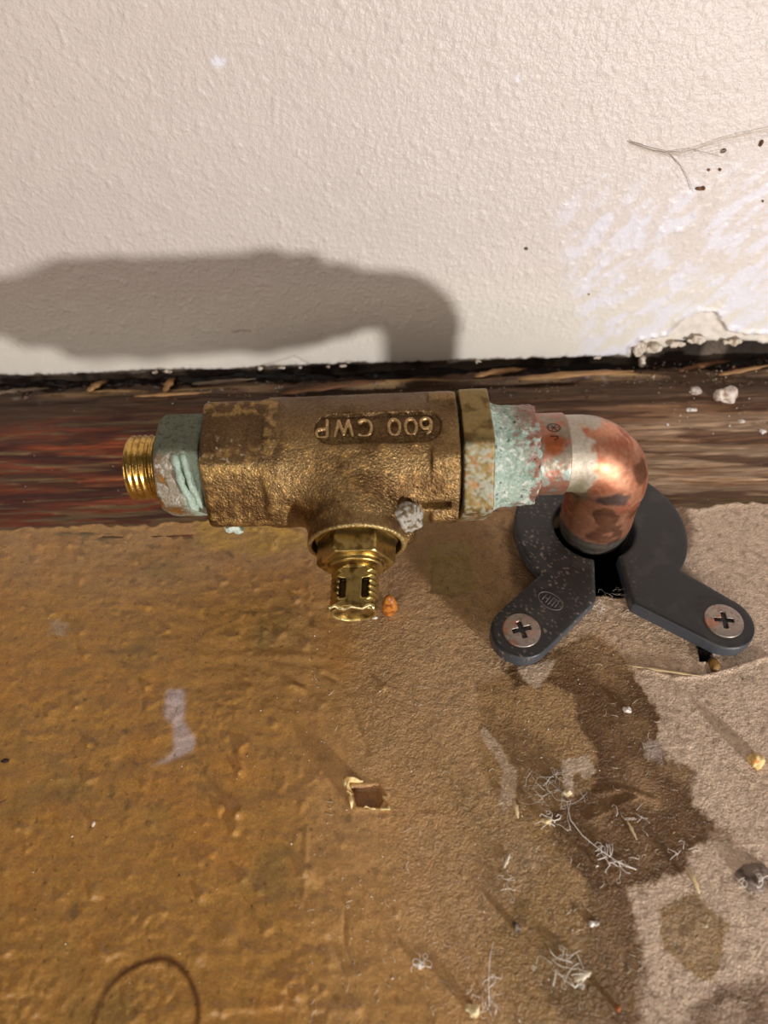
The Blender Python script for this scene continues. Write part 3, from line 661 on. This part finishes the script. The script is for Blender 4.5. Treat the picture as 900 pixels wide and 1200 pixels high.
# the torn pale scrap below the joint
def scrap_fn(X, Y, Z):
    d = 1e3
    for (a, b, r) in ((258, 605, .9), (264, 612, 1.25), (272, 617, .95), (279, 621, .8), (268, 621, .5)):
        c = at_y(a, b, -76.5); r = r*1.35; d = smin(np.sqrt((X-c[0])**2+((Y-c[1])/.6)**2+(Z-c[2])**2)-r, d, .8)
    return d
c = at_y(268, 612, -76.5)
sdf_obj('tape_scrap', scrap_fn, c-7, c+7, .2, M_crust, PA, lambda V, N: (mixc(full(V, lin((208,220,208))), lin((96,116,96)), ss(.1, .3, gn(V[:, 0]*.7, V[:, 1]*.7, V[:, 2]*.7, 291))), full(V, (0, .7, 1))),
        disp=lambda V, N: .7*fbm(V[:, 0]*.5, V[:, 1]*.5, V[:, 2]*.5, 3, 290))['label'] = 'torn pale green scrap hanging at the joint'
def thread_fn(X, Y, Z):
    p, q = yz(Y, Z); r = np.hypot(p, q); ph = (X/1.27+np.arctan2(q, p)/(2*math.pi)) % 1.0
    th = 6.75+.42*(np.abs(ph-.5)*2-.5)
    d = smax(r-th, slab(X, -53.2, -44.5), .25); return smax(d, -(smax(r-5.2, X+50, .2)), .2)
sdf_obj('threaded_end', thread_fn, (-54.5, -74, 23), (-45.2, -56, 41), .16, M_brass, PA, brass_col((208,172,98), (168,130,62), .22))['label'] = 'clean bright brass thread'

# ------------------------------------------------------------------ black plate
PZ = 4.2
PL = thing('pipe_plate', 'black two-armed collar plate screwed to the floor around the pipe', 'plate', (51.5, RY, 0))
ring_c = (51.6, -65.8); L_s = at_z(611, 739, PZ)[:2]; R_s = at_z(848, 728, PZ)[:2]
slit = fl([(696,645),(697,653),(699,703),(680,770),(765,770),(741,707),(725,652),(724,640)], PZ)
def arm_poly(c, a, r):
    c = np.array(c); a = np.array(a); u_ = (c-a)/np.linalg.norm(c-a); n_ = np.array([-u_[1], u_[0]])*r; return [tuple(c+n_), tuple(c-n_)]
la_, ra_ = at_z(668, 686, PZ)[:2], at_z(768, 684, PZ)[:2]
larm = fl([(637,668),(660,640),(697,640),(699,703)], PZ)+arm_poly(L_s, la_, 6.6)
rarm = fl([(741,707),(725,640),(760,640),(793,664)], PZ)+arm_poly(R_s, ra_, 6.6)
def plate2d(X, Y):
    r = np.hypot(X-ring_c[0], Y-ring_c[1]); d = r-20.3
    for arm, c_ in ((larm, L_s), (rarm, R_s)):
        a = np.minimum(poly_sd(X, Y, arm), np.hypot(X-c_[0], Y-c_[1])-6.6); d = smin(d, a, .8)
    d = smax(d, -poly_sd(X, Y, slit), .3); d = smax(d, -(np.hypot(X-RX-.2, Y-RY)-9.5), .3)
    return d
def plate_fn(X, Y, Z):
    d2 = plate2d(X[:, :, 0].astype(float), Y[:, :, 0].astype(float))[:, :, None]
    d = smax(d2, np.maximum(Z-PZ, .3-Z)+0*d2, .9)
    return d
def plate_col(V, N):
    x, y, z = V.T; n = fbm(x*.15, y*.15, 0, 4, 300); m = gn(x*1.6, y*1.6, z, 301)
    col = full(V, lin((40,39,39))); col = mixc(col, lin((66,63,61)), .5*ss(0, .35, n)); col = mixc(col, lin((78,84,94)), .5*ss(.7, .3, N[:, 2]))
    col = mixc(col, lin((168,146,132)), .6*ss(.42, .55, m)*ss(-.3, .2, n)*ss(62, 46, x))
    return col, np.stack([x*0, .42+.1*n, x*0+1], -1)
pl = sdf_obj('plate', plate_fn, (18, -112, -.2), (100, -42, 5), .3, M_plast, PL, plate_col, disp=lambda V, N: .05*fbm(V[:, 0]*.2, V[:, 1]*.2, V[:, 2]*.2, 3, 302))
def screw(c, rot, nm):
    c = np.array([c[0], c[1], PZ-.05])
    def f(X, Y, Z):
        a, b = X-c[0], Y-c[1]; r = np.hypot(a, b); z_ = Z-c[2]
        d = smax(r-4.15, z_-(.75-.018*r*r), .25); d = smax(d, -.6-z_, .1)
        u_ = a*math.cos(rot)+b*math.sin(rot); v_ = -a*math.sin(rot)+b*math.cos(rot)
        cr = np.minimum(np.maximum(np.abs(u_)-(2.15-.5*(.6-z_)), np.abs(v_)-.52), np.maximum(np.abs(v_)-(2.15-.5*(.6-z_)), np.abs(u_)-.52)); cr = smax(cr, -.5-z_, .15)
        return smax(d, -cr, .15)
    def colf(V, N):
        x, y, z_ = V.T; n = fbm(x*.4, y*.4, z_*.4, 3, 310+int(rot*10)); col = full(V, lin((164,150,140))); col = mixc(col, lin((186,130,104)), .8*ss(0, .25, n+.1*(c[0]-x)/2-.12*(c[0] > 60))); col = mixc(col, lin((118,104,96)), .5*ss(.1, .3, fbm(x, y, z_, 3, 312)))
        r = np.hypot(x-c[0], y-c[1]); col = mixc(col, lin((30,24,20)), .9*((z_-c[2] < .3) & (r < 3)))
        return col, np.stack([x*0+.7, .40+.1*n, x*0+.6], -1)
    return sdf_obj('screw', f, c+np.array([-5, -5, -1]), c+np.array([5, 5, 1.5]), .14, M_metal, PL, colf)
s1 = screw(L_s, .22, 'screw'); s1['label'] = 'cross-head screw with a coppery left edge, on the left arm'
s2_ = screw(R_s, -.12, 'screw'); s2_['label'] = 'grey cross-head screw on the right arm'
# oval emblem cast on the left arm
e0 = at_z(645, 704, PZ); emb = []
ev = lambda a, b: np.array([e0[0]+a, e0[1]+b, PZ-.02])
t0 = -.75; ro_ = lambda a, b: ev(a*math.cos(t0)-b*math.sin(t0), a*math.sin(t0)+b*math.cos(t0))
emb.append(tube([ro_(2.9*math.cos(t), 1.9*math.sin(t)) for t in np.linspace(0, 2*math.pi, 32)], .12))
for seg in (((-1.6, -.9), (-1.6, .9)), ((-1.6, 0), (-.6, 0)), ((-.6, -1.1), (-.6, 1.1)), ((.1, -1.2), (.1, 1.2)), ((.9, -1), (.9, 1)), ((.1, 1.2), (.9, 1.0)), ((1.6, -.8), (1.6, .8))):
    emb.append(tube([ro_(*seg[0]), ro_(*seg[1])], .11))
part('emblem', *merge(emb), amat('worn_emblem', col=(.13, .12, .115), rough=.5), PL)['label'] = 'small raised oval emblem'

# ------------------------------------------------------------------ loose bits and debris
def crumb(name, label, cat, pos, r, c1, c2, sq=(1, 1, 1), rough=.8, amp=.45, seed=0, group=None, h=None, parent=None, sub=0):
    pos = np.array(pos, float); cz = pos+np.array([0, 0, r*sq[2]*.72])
    def colf(V, N):
        n = fbm(V[:, 0]*.8, V[:, 1]*.8, V[:, 2]*.8, 3, 400+seed); return mixc(full(V, lin(c1)), lin(c2), ss(0, .3, n)), full(V, (0, rough, 1))
    k = dict(parent=parent) if parent is not None else dict(origin=tuple(pos))
    R_ = r*max(sq)+amp*r*1.5+.6
    o = sdf_obj(name, blob_fn(cz, r, sq), cz-R_, cz+R_, h or max(.12, r/7), M_crumb, colfn=colf,
                disp=lambda V, N: amp*r*1.6*fbm(V[:, 0]/r*.55, V[:, 1]/r*.55, V[:, 2]/r*.55, 3, 420+seed), **k)
    if parent is None: tag(o, label, cat, group)
    elif label: o['label'] = label
    return o
WHT, WH2, TANC = (232,226,218), (196,184,168), (170,140,100)
# plaster crumbs on the bare wood at the right
crumb('plaster_crumb', 'largest white plaster crumb on the bare wood strip at right', 'crumb', onw(846,468,-.6), 2.5, (226,214,204), (176,150,128), (1.25, .8, 1.05), seed=1, amp=.8, group='plaster crumbs on the wood strip')
crumb('plaster_crumb', 'long low greyish crumb just left of the largest plaster crumb', 'crumb', onw(814,460,-.4), 1.25, (196,182,170), (150,130,112), (1.5, .8, .8), seed=2, amp=.8, group='plaster crumbs on the wood strip')
crumb('plaster_crumb', 'small flat white crumb below the long greyish crumb', 'crumb', onw(810,481,-.3), .95, WHT, WH2, (1.4, .7, .6), seed=3, amp=.8, group='plaster crumbs on the wood strip')
crumb('plaster_crumb', 'tiny pale crumb under the largest plaster crumb', 'crumb', onw(869,494,-.2), .7, WHT, WH2, (1.4, .8, .6), seed=4, amp=.8, group='plaster crumbs on the wood strip')
crumb('plaster_crumb', 'tiny pale crumb by the right edge of the wood strip', 'crumb', onw(894,506,-.2), .65, WHT, WH2, (1.5, .8, .6), seed=5, amp=.8, group='plaster crumbs on the wood strip')
crumb('plaster_crumb', 'minute white crumb between copper elbow and largest plaster crumb', 'crumb', onw(782,498,-.1), .4, WHT, WH2, seed=6, group='plaster crumbs on the wood strip')
# plaster hanging from the broken wall edge: part of the wall
for (a, b, r, sq, sd) in ((750, 410, 2.0, (1.0, .7, 1.2), 7), (752, 427, 1.5, (.7, .6, 1.4), 8), (766, 408, 1.6, (1.3, .6, .8), 9), (818, 398, 1.6, (1.8, .5, .8), 10), (796, 402, 1.4, (1.6, .5, .7), 11), (860, 400, 1.3, (2.2, .5, .6), 12)):
    p_ = at_y(a, b, -.6); crumb('plaster_lump', None, None, p_-np.array([0, 0, r*.7]), r, (224,212,196), (190,166,140), sq, seed=sd, amp=.75, parent=wo)
for k in range(9):
    px_ = (182, 196, 305, 330, 352, 384, 402, 560, 700)[k]
    if px_ > 735: break
    p_ = at_y(px_, 441-.031*(px_)+.8, -.2); p_[2] = 1.5
    crumb('plaster_lump', None, None, p_-np.array([0, 0, .4]), rng.uniform(.4, .8), (214,200,184), (150,128,106), (rng.uniform(1, 2.4), .7, .7), seed=20+k, amp=.8, parent=wo, h=.16)
# wood splinters and curled chips in the gap under the wall
def splinter(name, label, cat, a, b, r, c, lift=.5, group=None, bend=0.0, flat=.45):
    a = np.array(a, float); b = np.array(b, float); n = 9; u_ = b-a; L_ = np.linalg.norm(u_)
    side = np.cross(u_/L_, [0, 0, 1]); side /= np.linalg.norm(side)+1e-9; V = []; F = []
    for i in range(n):
        t = i/(n-1); p_ = a+u_*t+np.array([0, 0, bend*math.sin(math.pi*t)+lift]); w_ = r*(.25+math.sin(math.pi*min(1, t*.9+.1)))*(1+.25*math.sin(i*2.4))
        for kk in range(6):
            an = kk*math.pi/3+.3*i; V.append(p_+side*w_*math.cos(an)+np.array([0, 0, 1])*w_*flat*math.sin(an))
    F = [[i*6+kk, i*6+(kk+1) % 6, (i+1)*6+(kk+1) % 6, (i+1)*6+kk] for i in range(n-1) for kk in range(6)]+[[5, 4, 3, 2, 1, 0], [(n-1)*6+kk for kk in range(6)]]
    o = mk(name, V, F, c, origin=tuple(a)); return tag(o, label, cat, group)
SPL = 'wood splinters in the gap under the wall'
def mcol(name, c, r=.7): return amat(name, [(1.5, .2, 4, (.3, 1, 1), 'n')], [(1.2, .7, 1.2, (.2, 1, 1))], col=tuple(lin(c)), rough=r)
M_spl1, M_spl2, M_spl3 = mcol('splinter_tan', (170,128,84)), mcol('splinter_brown', (112,74,44)), mcol('splinter_grey', (130,112,94))
splinter('wood_splinter', 'orange brown curled chip in the gap, nearer the left end', 'splinter', onw(104,460), onw(128,448), 1.1, M_spl1, .6, SPL, .6)
splinter('wood_splinter', 'orange brown chip standing up above the bright brass thread', 'splinter', onw(194,462), onw(206,444), 1.1, M_spl1, .8, SPL, .8)
splinter('wood_splinter', 'long thin tan splinter behind the green hex nut', 'splinter', onw(158,466), onw(248,461), .6, M_spl1, .6, SPL)
splinter('wood_splinter', 'long tan splinter along the gap behind the copper elbow', 'splinter', onw(606,446), onw(742,437), 1.0, M_spl1, .7, SPL, .3)
splinter('wood_splinter', 'dark splinter lying behind the lettered valve body', 'splinter', onw(330,462), onw(452,447), 1.1, M_spl2, .4, SPL, .4)
splinter('wood_splinter', 'short tan splinter behind the ring nut', 'splinter', onw(556,443), onw(618,434), 1.1, M_spl1, .7, SPL, .4)
splinter('wood_splinter', 'brown splinter under the broken plaster, pointing to the wall', 'splinter', onw(795,437), onw(858,424), 1.0, M_spl2, .8, SPL, .4)
splinter('wood_splinter', 'pale thin splinter under the broken plaster at the right edge', 'splinter', onw(842,441), onw(900,430), .7, M_spl1, .6, SPL)
splinter('wood_splinter', 'grey splinter in the gap at the far left edge', 'splinter', onw(-8,462), onw(58,456), .9, M_spl3, .4, SPL)
splinter('wood_splinter', 'grey broken splinter just behind the left end of the valve body', 'splinter', onw(226,452), onw(300,446), .7, M_spl3, .7, SPL)
# torn curled flake left of centre of the board
fc = onf(431, 934)
def flake_fn(X, Y, Z):
    u_, v_, w_ = X-fc[0], (Y-fc[1])*1.05, Z-fc[2]
    an = np.arctan2(v_, u_); q = np.maximum(np.abs(u_+.15*v_)/3.1, np.abs(v_)/2.5)*2.9+.75*gn(an*1.5, w_*.4, 2., 430)
    top = .6+3.0*ss(.3, 1.0, np.cos(an-2.9))+1.0*ss(.3, 1, np.cos(an+1.3))+.8*ss(.6, 1, np.cos(an))+.5*gn(an*3, 1., 5., 431)
    wall_ = smax(np.abs(q-3.0-.12*w_)-.24, w_-top, .15); return smax(wall_, -.6-w_, .1)
o = sdf_obj('paint_flake', flake_fn, fc-np.array([5, 5, .8]), fc+np.array([5, 5, 6]), .16, M_crumb, colfn=lambda V, N: (mixc(full(V, lin((244,222,160))), lin((170,126,68)), ss(-.1, .3, gn(V[:, 0]*.7, V[:, 1]*.7, V[:, 2]*.7, 432))), full(V, (0, .45, 1))),
            disp=lambda V, N: .16*fbm(V[:, 0]*.9, V[:, 1]*.9, V[:, 2]*.9, 3, 433), origin=tuple(fc))
tag(o, 'square torn scab with curled yellowish edges standing alone on the board', 'flake')
# amber and white drips by the stem
crumb('amber_drip', 'amber brown waxy drip standing right of the brass stem', 'drip', onf(456,716,-.4), 1.9, (196,120,44), (140,74,22), (.85, .75, 1.9), .35, .25, 41, h=.16)
crumb('white_drip', 'tiny white glossy drip touching the right side of the stem tip', 'drip', onf(438,712,-.2), .6, (232,226,216), (200,190,176), (1, 1, 1.6), .3, .3, 42, h=.13, group='white drips by the stem')
crumb('white_drip', 'tiny white glossy drip just below the stem tip', 'drip', onf(439,724,-.2), .5, (232,226,216), (210,180,130), (1.5, .7, .8), .3, .3, 43, h=.13, group='white drips by the stem')
crumb('gold_crumb', 'yellow and white crumb standing alone near the right edge', 'crumb', onf(884,892,-.3), 1.25, (236,206,140), (214,140,54), (1, .9, 1.25), .5, .7, 44)
crumb('dark_crumb', 'charcoal grey flat crumb at the right edge', 'crumb', onf(884,1030,-.4), 2.7, (136,118,106), (84,70,62), (1.35, .9, .2), .8, .3, 45)
o = crumb('seed_husk', 'brown oval husk below the right arm of the plate', 'husk', onf(836,780,-.25), 1.25, (150,112,54), (96,66,32), (.85, 1.25, .9), .5, .2, 46)
crumb('brown_chip', 'dark brown speck at the left edge of the board', 'speck', onf(6,892,-.1), .55, (50,26,18), (30,18,12), (1.7, .7, .6), .7, .3, 47)
crumb('pale_crumb', 'small bright crumb among the web fibres near the pale U mark', 'crumb', onf(664,930,-.2), .8, (240,224,184), (208,180,130), (1.2, .8, .9), .6, .8, 48)
crumb('pale_crumb', 'cream crumb below the web fibres, right of the pale strip', 'crumb', onf(640,962,-.2), .8, (230,208,160), (190,160,112), (1.2, .8, 1.0), .6, .8, 49)
crumb('white_crumb', 'small white crumb on the upper part of the dark stain', 'crumb', onf(734,832,-.2), .75, (240,234,226), (206,196,182), (1, .8, .8), .6, .8, 50)
crumb('white_crumb', 'small white crumb left of the dark tail of the stain', 'crumb', onf(696,1082,-.2), .6, (240,234,226), (206,196,182), (1.5, .6, .7), .6, .8, 51)
crumb('white_crumb', 'tiny white crumb in the lower middle of the board', 'crumb', onf(494,1131,-.2), .6, (240,234,226), (206,196,182), (1, .8, 1.2), .6, .8, 52)
crumb('dark_crumb', 'black and white speck up left of the big fluff tangle', 'crumb', onf(606,1087,-.2), .7, (60,48,40), (170,150,130), (1, .8, 1.2), .6, .9, 53)
crumb('cream_crumb', 'cream crumb at the foot of the small fluff tuft', 'crumb', onf(553,1184,-.2), 1.1, (244,226,176), (214,188,130), (1.1, .9, 1.0), .6, .8, 54)
crumb('glass_speck', 'tiny bright speck on the glossy left part', 'speck', onf(110,966,-.1), .4, (240,230,214), (220,200,180), (.8, 1.4, 1.3), .2, .3, 55, h=.1)
crumb('rust_speck', 'rusty orange speck near the bottom of the dark stain', 'speck', onf(724,1182,-.2), .5, (190,110,40), (140,70,30), (.8, 1, 1.6), .6, .4, 56, h=.1)
# straw splinters on the board
splinter('straw_splinter', 'pale pointed splinter below the dark stain', 'splinter', onf(803,1016), onf(819,1048), .45, M_straw, .35, None, .5)
splinter('straw_splinter', 'short yellow splinter at the tip of the pale strip', 'splinter', onf(601,938), onf(607,960), .4, M_straw, .4, None, .5)
splinter('straw_splinter', 'tiny yellow splinter standing beside the big fluff tangle', 'splinter', onf(672,1150), onf(692,1140), .45, M_fibre, .8, None, .8)
splinter('straw_splinter', 'thin pale splinter lying in the middle of the dark stain', 'splinter', onf(735,963), onf(746,985), .25, M_straw, .3)
splinter('straw_splinter', 'short pale splinter below the yellow splinter of the pale strip', 'splinter', onf(590,1018), onf(598,1000), .25, M_fibre, .3)
splinter('bark_fibre', 'long thin fibre root lying left of the brown husk', 'fibre', onf(735,780), onf(822,793), .28, M_straw, .25)
splinter('dark_fibre', 'thin dark fibre at the left edge below the dark speck', 'fibre', onf(-4,944), onf(8,937), .16, M_brown, .15)
# tangles of pale fibre
def tangle(name, label, c, rx, ry, hz, n, r, m, seed, L_=5.0, group=None, extra=()):
    g = np.random.default_rng(seed); c = np.array(c); ps = []
    for k in range(n):
        th = g.uniform(0, 2*math.pi); p_ = c+np.array([g.normal()*rx*.5, g.normal()*ry*.5, g.uniform(.1, hz)]); d_ = np.array([math.cos(th), math.sin(th), g.normal()*.25]); pts = [p_.copy()]
        cur = g.normal()*.16; r_ = r*.75
        for i in range(int(g.uniform(.4, 1)*L_/.6)):
            th += cur+g.normal()*.3; d_ = np.array([math.cos(th), math.sin(th), g.normal()*.35]); p_ = p_+d_*.6
            off = p_-c; 
            if abs(off[0]) > rx*1.3 or abs(off[1]) > ry*1.3: th += 1.4
            p_[2] = min(max(p_[2], fz(p_[0], p_[1])+.08), c[2]+hz); pts.append(p_.copy())
        if len(pts) > 2: ps.append(tube(pts, r_*g.uniform(.4, 1.2), 4))
    for pts in extra: ps.append(tube(pts, r*.75, 5))
    o = mk(name, *merge(ps), m, origin=tuple(c)); return tag(o, label, 'fluff', group)
M_fl = amat('white_fluff', col=(.86, .80, .72), rough=.5)
tangle('fibre_tangle', 'largest white fluff tangle, left of the stain near the bottom', onf(664,1135), 4.0, 2.0, 3.2, 20, .10, M_fl, 1)
tangle('fibre_tangle', 'white fibre strand trailing down the left edge of the dark stain', onf(720,1012), 3.2, 2.0, 1.0, 16, .12, M_fl, 2, extra=[[onf(a, b, .5) for a, b in ((664,942),(668,962),(682,980),(700,995),(722,1010),(745,1020))]])
tangle('fibre_tangle', 'fine looping web of fibres between the pale strip and pale U mark', onf(648,925), 4.5, 2.4, 1.6, 12, .06, M_hair, 3, 14, extra=[[onf(a, b, .8) for a, b in ((622,905),(640,915),(655,928),(668,940),(664,960),(668,975))], [onf(a, b, .6) for a, b in ((636,938),(624,925),(630,912),(648,912))]])
tangle('fibre_tangle', 'cream fluff scrap below the looping web', onf(644,965), 2.0, 1.0, 1.2, 8, .13, M_fl, 4)
tangle('fibre_tangle', 'small fluff tuft with an upright fibre at the bottom', onf(572,1165), 1.6, 2.0, 1.4, 9, .08, M_fl, 5, extra=[[onf(573,1180,.2), onf(572,1150,1.0), onf(573,1125,1.6), onf(577,1105,2.0)], [onf(571,1168,.3), onf(582,1180,.5), onf(580,1190,.2)]])
tangle('fibre_tangle', 'thin pale fluff strand on the bare middle of the board', onf(592,1035), .9, 2.0, .8, 6, .08, M_fl, 6)
tangle('fibre_tangle', 'pale fibre curl across the centre of the stain', onf(748,955), 4.2, 1.3, .8, 7, .08, M_fl, 7)
tangle('fibre_tangle', 'pale fibre curl at the lower edge of the dark stain', onf(800,998), 2.0, .9, .8, 5, .08, M_fl, 8)
tangle('fibre_tangle', 'grey fibres on the charcoal crumb at the right edge', onf(878,1034,.6), 2.2, .8, 1.2, 8, .1, M_fl, 9)
tangle('fibre_tangle', 'white fluff speck beside two small drag marks at the bottom', onf(494,1131,.5), .8, .6, .8, 5, .08, M_fl, 10)
tangle('fibre_tangle', 'fine hairs over the black gap between the plate arms', onf(712,702,2.0), 3.0, .8, 1.5, 8, .05, M_hair, 11)
tangle('fibre_tangle', 'frayed fibres beside the brown husk', onf(843,768,.3), 1.3, 1.2, 1.0, 12, .07, M_straw, 12, 4)
tangle('fibre_tangle', 'white frayed lint at the end of the left arm by the gap', onf(699,716,.3), .9, 1.4, 2.0, 9, .09, M_fl, 13, 4)
# fibres lying on the board, too many and small to count, and grit
g = np.random.default_rng(99); ps = []
for k in range(210):
    a, b = g.uniform(360, 900), g.uniform(720, 1200)
    p_ = onf(a, b, .08); th = g.uniform(0, 6.28); cur = g.normal()*.4; pts = [p_]
    for i in range(int(g.uniform(2, 7))):
        th += cur; q_ = pts[-1]+np.array([math.cos(th), math.sin(th), 0])*.32; q_[2] = fz(q_[0], q_[1])+.06+.1*math.sin(i); pts.append(q_)
    if len(pts) > 2: ps.append(tube(pts, g.uniform(.025, .055), 4))
tag(mk('lint', *merge(ps), M_fibre, origin=(40, -110, 0)), 'fine pale fibres scattered over the dry right part of the board', 'lint', kind='stuff')
M_grit = amat('grit', col=None)
def grit(name, label, boxes, seed, cat='grit'):
    g = np.random.default_rng(seed); VV, FF, CC = [], [], []; o_ = 0
    for (x0, y0, x1, y1, n, zf, rr, cc_) in boxes:
        for k in range(n):
            p_ = zf(g.uniform(x0, x1), g.uniform(y0, y1), .03); r = g.uniform(*rr)*(1 if g.random() > .06 else 2.0)
            q = g.normal(size=(4, 3))*.25+np.array([[1, 0, -.3], [-.5, .87, -.3], [-.5, -.87, -.3], [0, 0, 1]]); VV.append(p_+q*r); CC += [lin(cc_)*g.uniform(.7, 1.1)]*4
            FF += [[o_, o_+1, o_+3], [o_+1, o_+2, o_+3], [o_+2, o_, o_+3], [o_, o_+2, o_+1]]; o_ += 4
    CC = np.array(CC)
    return tag(mk(name, np.concatenate(VV), FF, M_grit, origin=(0, -100, 0), smooth=False, col=CC, surf=CC*0+np.array([0, .6, 0])), label, cat, kind='stuff')
PG, DG, GR = (236,226,208), (44,32,22), (.06, .15)
grit('board_grit', 'pale and dark grit grains scattered over the painted board', [(340,720,900,1200,800,onf,GR,PG), (0,620,340,1200,130,onf,(.05, .11),PG), (0,620,900,1200,380,onf,(.06, .14),DG), (600,780,830,1190,260,onf,GR,(206,160,96))], 5)
grit('gap_grit', 'crumbs of rotten wood and plaster on the wood strip and in the gap', [(0,444,735,462,260,onw,(.15, .42),(130,112,94)), (735,420,900,450,120,onw,(.15, .42),(180,164,146)), (0,444,735,468,320,onw,(.15, .5),(92,60,36)), (735,420,900,455,120,onw,(.15, .5),(100,66,40)),
     (0,470,900,590,120,onw,(.06, .15),PG), (760,450,900,510,40,onw,(.12, .3),PG)], 8)
# dirt and cobweb on the wall
def onW(a, b, l=.15): return at_y(a, b, -.35-l)
o = mk('cobweb', *merge([tube([onW(a, b, .5) for a, b in pts], r, 4) for pts, r in (
    ([(738,167),(752,173),(768,178),(786,180),(800,179)], .10), ([(740,166),(760,173),(785,179),(812,175)], .07), ([(800,179),(822,172),(845,164),(870,157),(905,150)], .05), ([(786,181),(800,196),(808,212),(812,225)], .07),
    ([(770,178),(800,184),(830,181),(850,176)], .04), ([(806,180),(850,168),(905,160)], .04), ([(812,176),(828,180),(846,184)], .05), ([(740,168),(790,186),(805,205)], .03), ([(796,188),(790,200),(801,215)], .03))]), amat('dusty_web', col=(.60, .54, .46), rough=.8), origin=tuple(onW(790, 180)))
tag(o, 'dusty cobweb strands on the wall at upper right', 'cobweb')
for (a, b, r, sq, lb) in ((821, 221, (.75), (1.5, .5, .75), 'largest brown flake on the wall, below the cobweb'), (831, 199, .4, (1, .6, .8), 'small brown flake on the wall just right of the cobweb bend'), (844, 199, .35, (1, .6, .8), 'tiny brown flake on the wall beside the small brown flake'),
    (892, 168, .75, (.7, .5, 1.2), 'brown flake high on the wall by the right edge'), (894, 236, .35, (.8, .6, 1), 'tiny brown flake on the wall below the one by the right edge'), (848, 177, .55, (1.0, .5, 1.0), 'grey dirt speck caught in the cobweb'),
    (617, 292, .42, (1, .6, 1), 'single grey speck on the wall above the copper elbow'), (690, 345, .3, (1, .6, 1), 'faint tiny speck low on the bare wall')):
    p_ = onW(a, b, .0); c_ = (104,66,40) if 'brown' in lb else (110,98,88)
    crumb('wall_speck', lb, 'speck', p_-np.array([0, 0, r*sq[2]*.72]), r, c_, (140,104,72), sq, .8, .5, 60+a % 17, 'specks on the wall', h=.1)
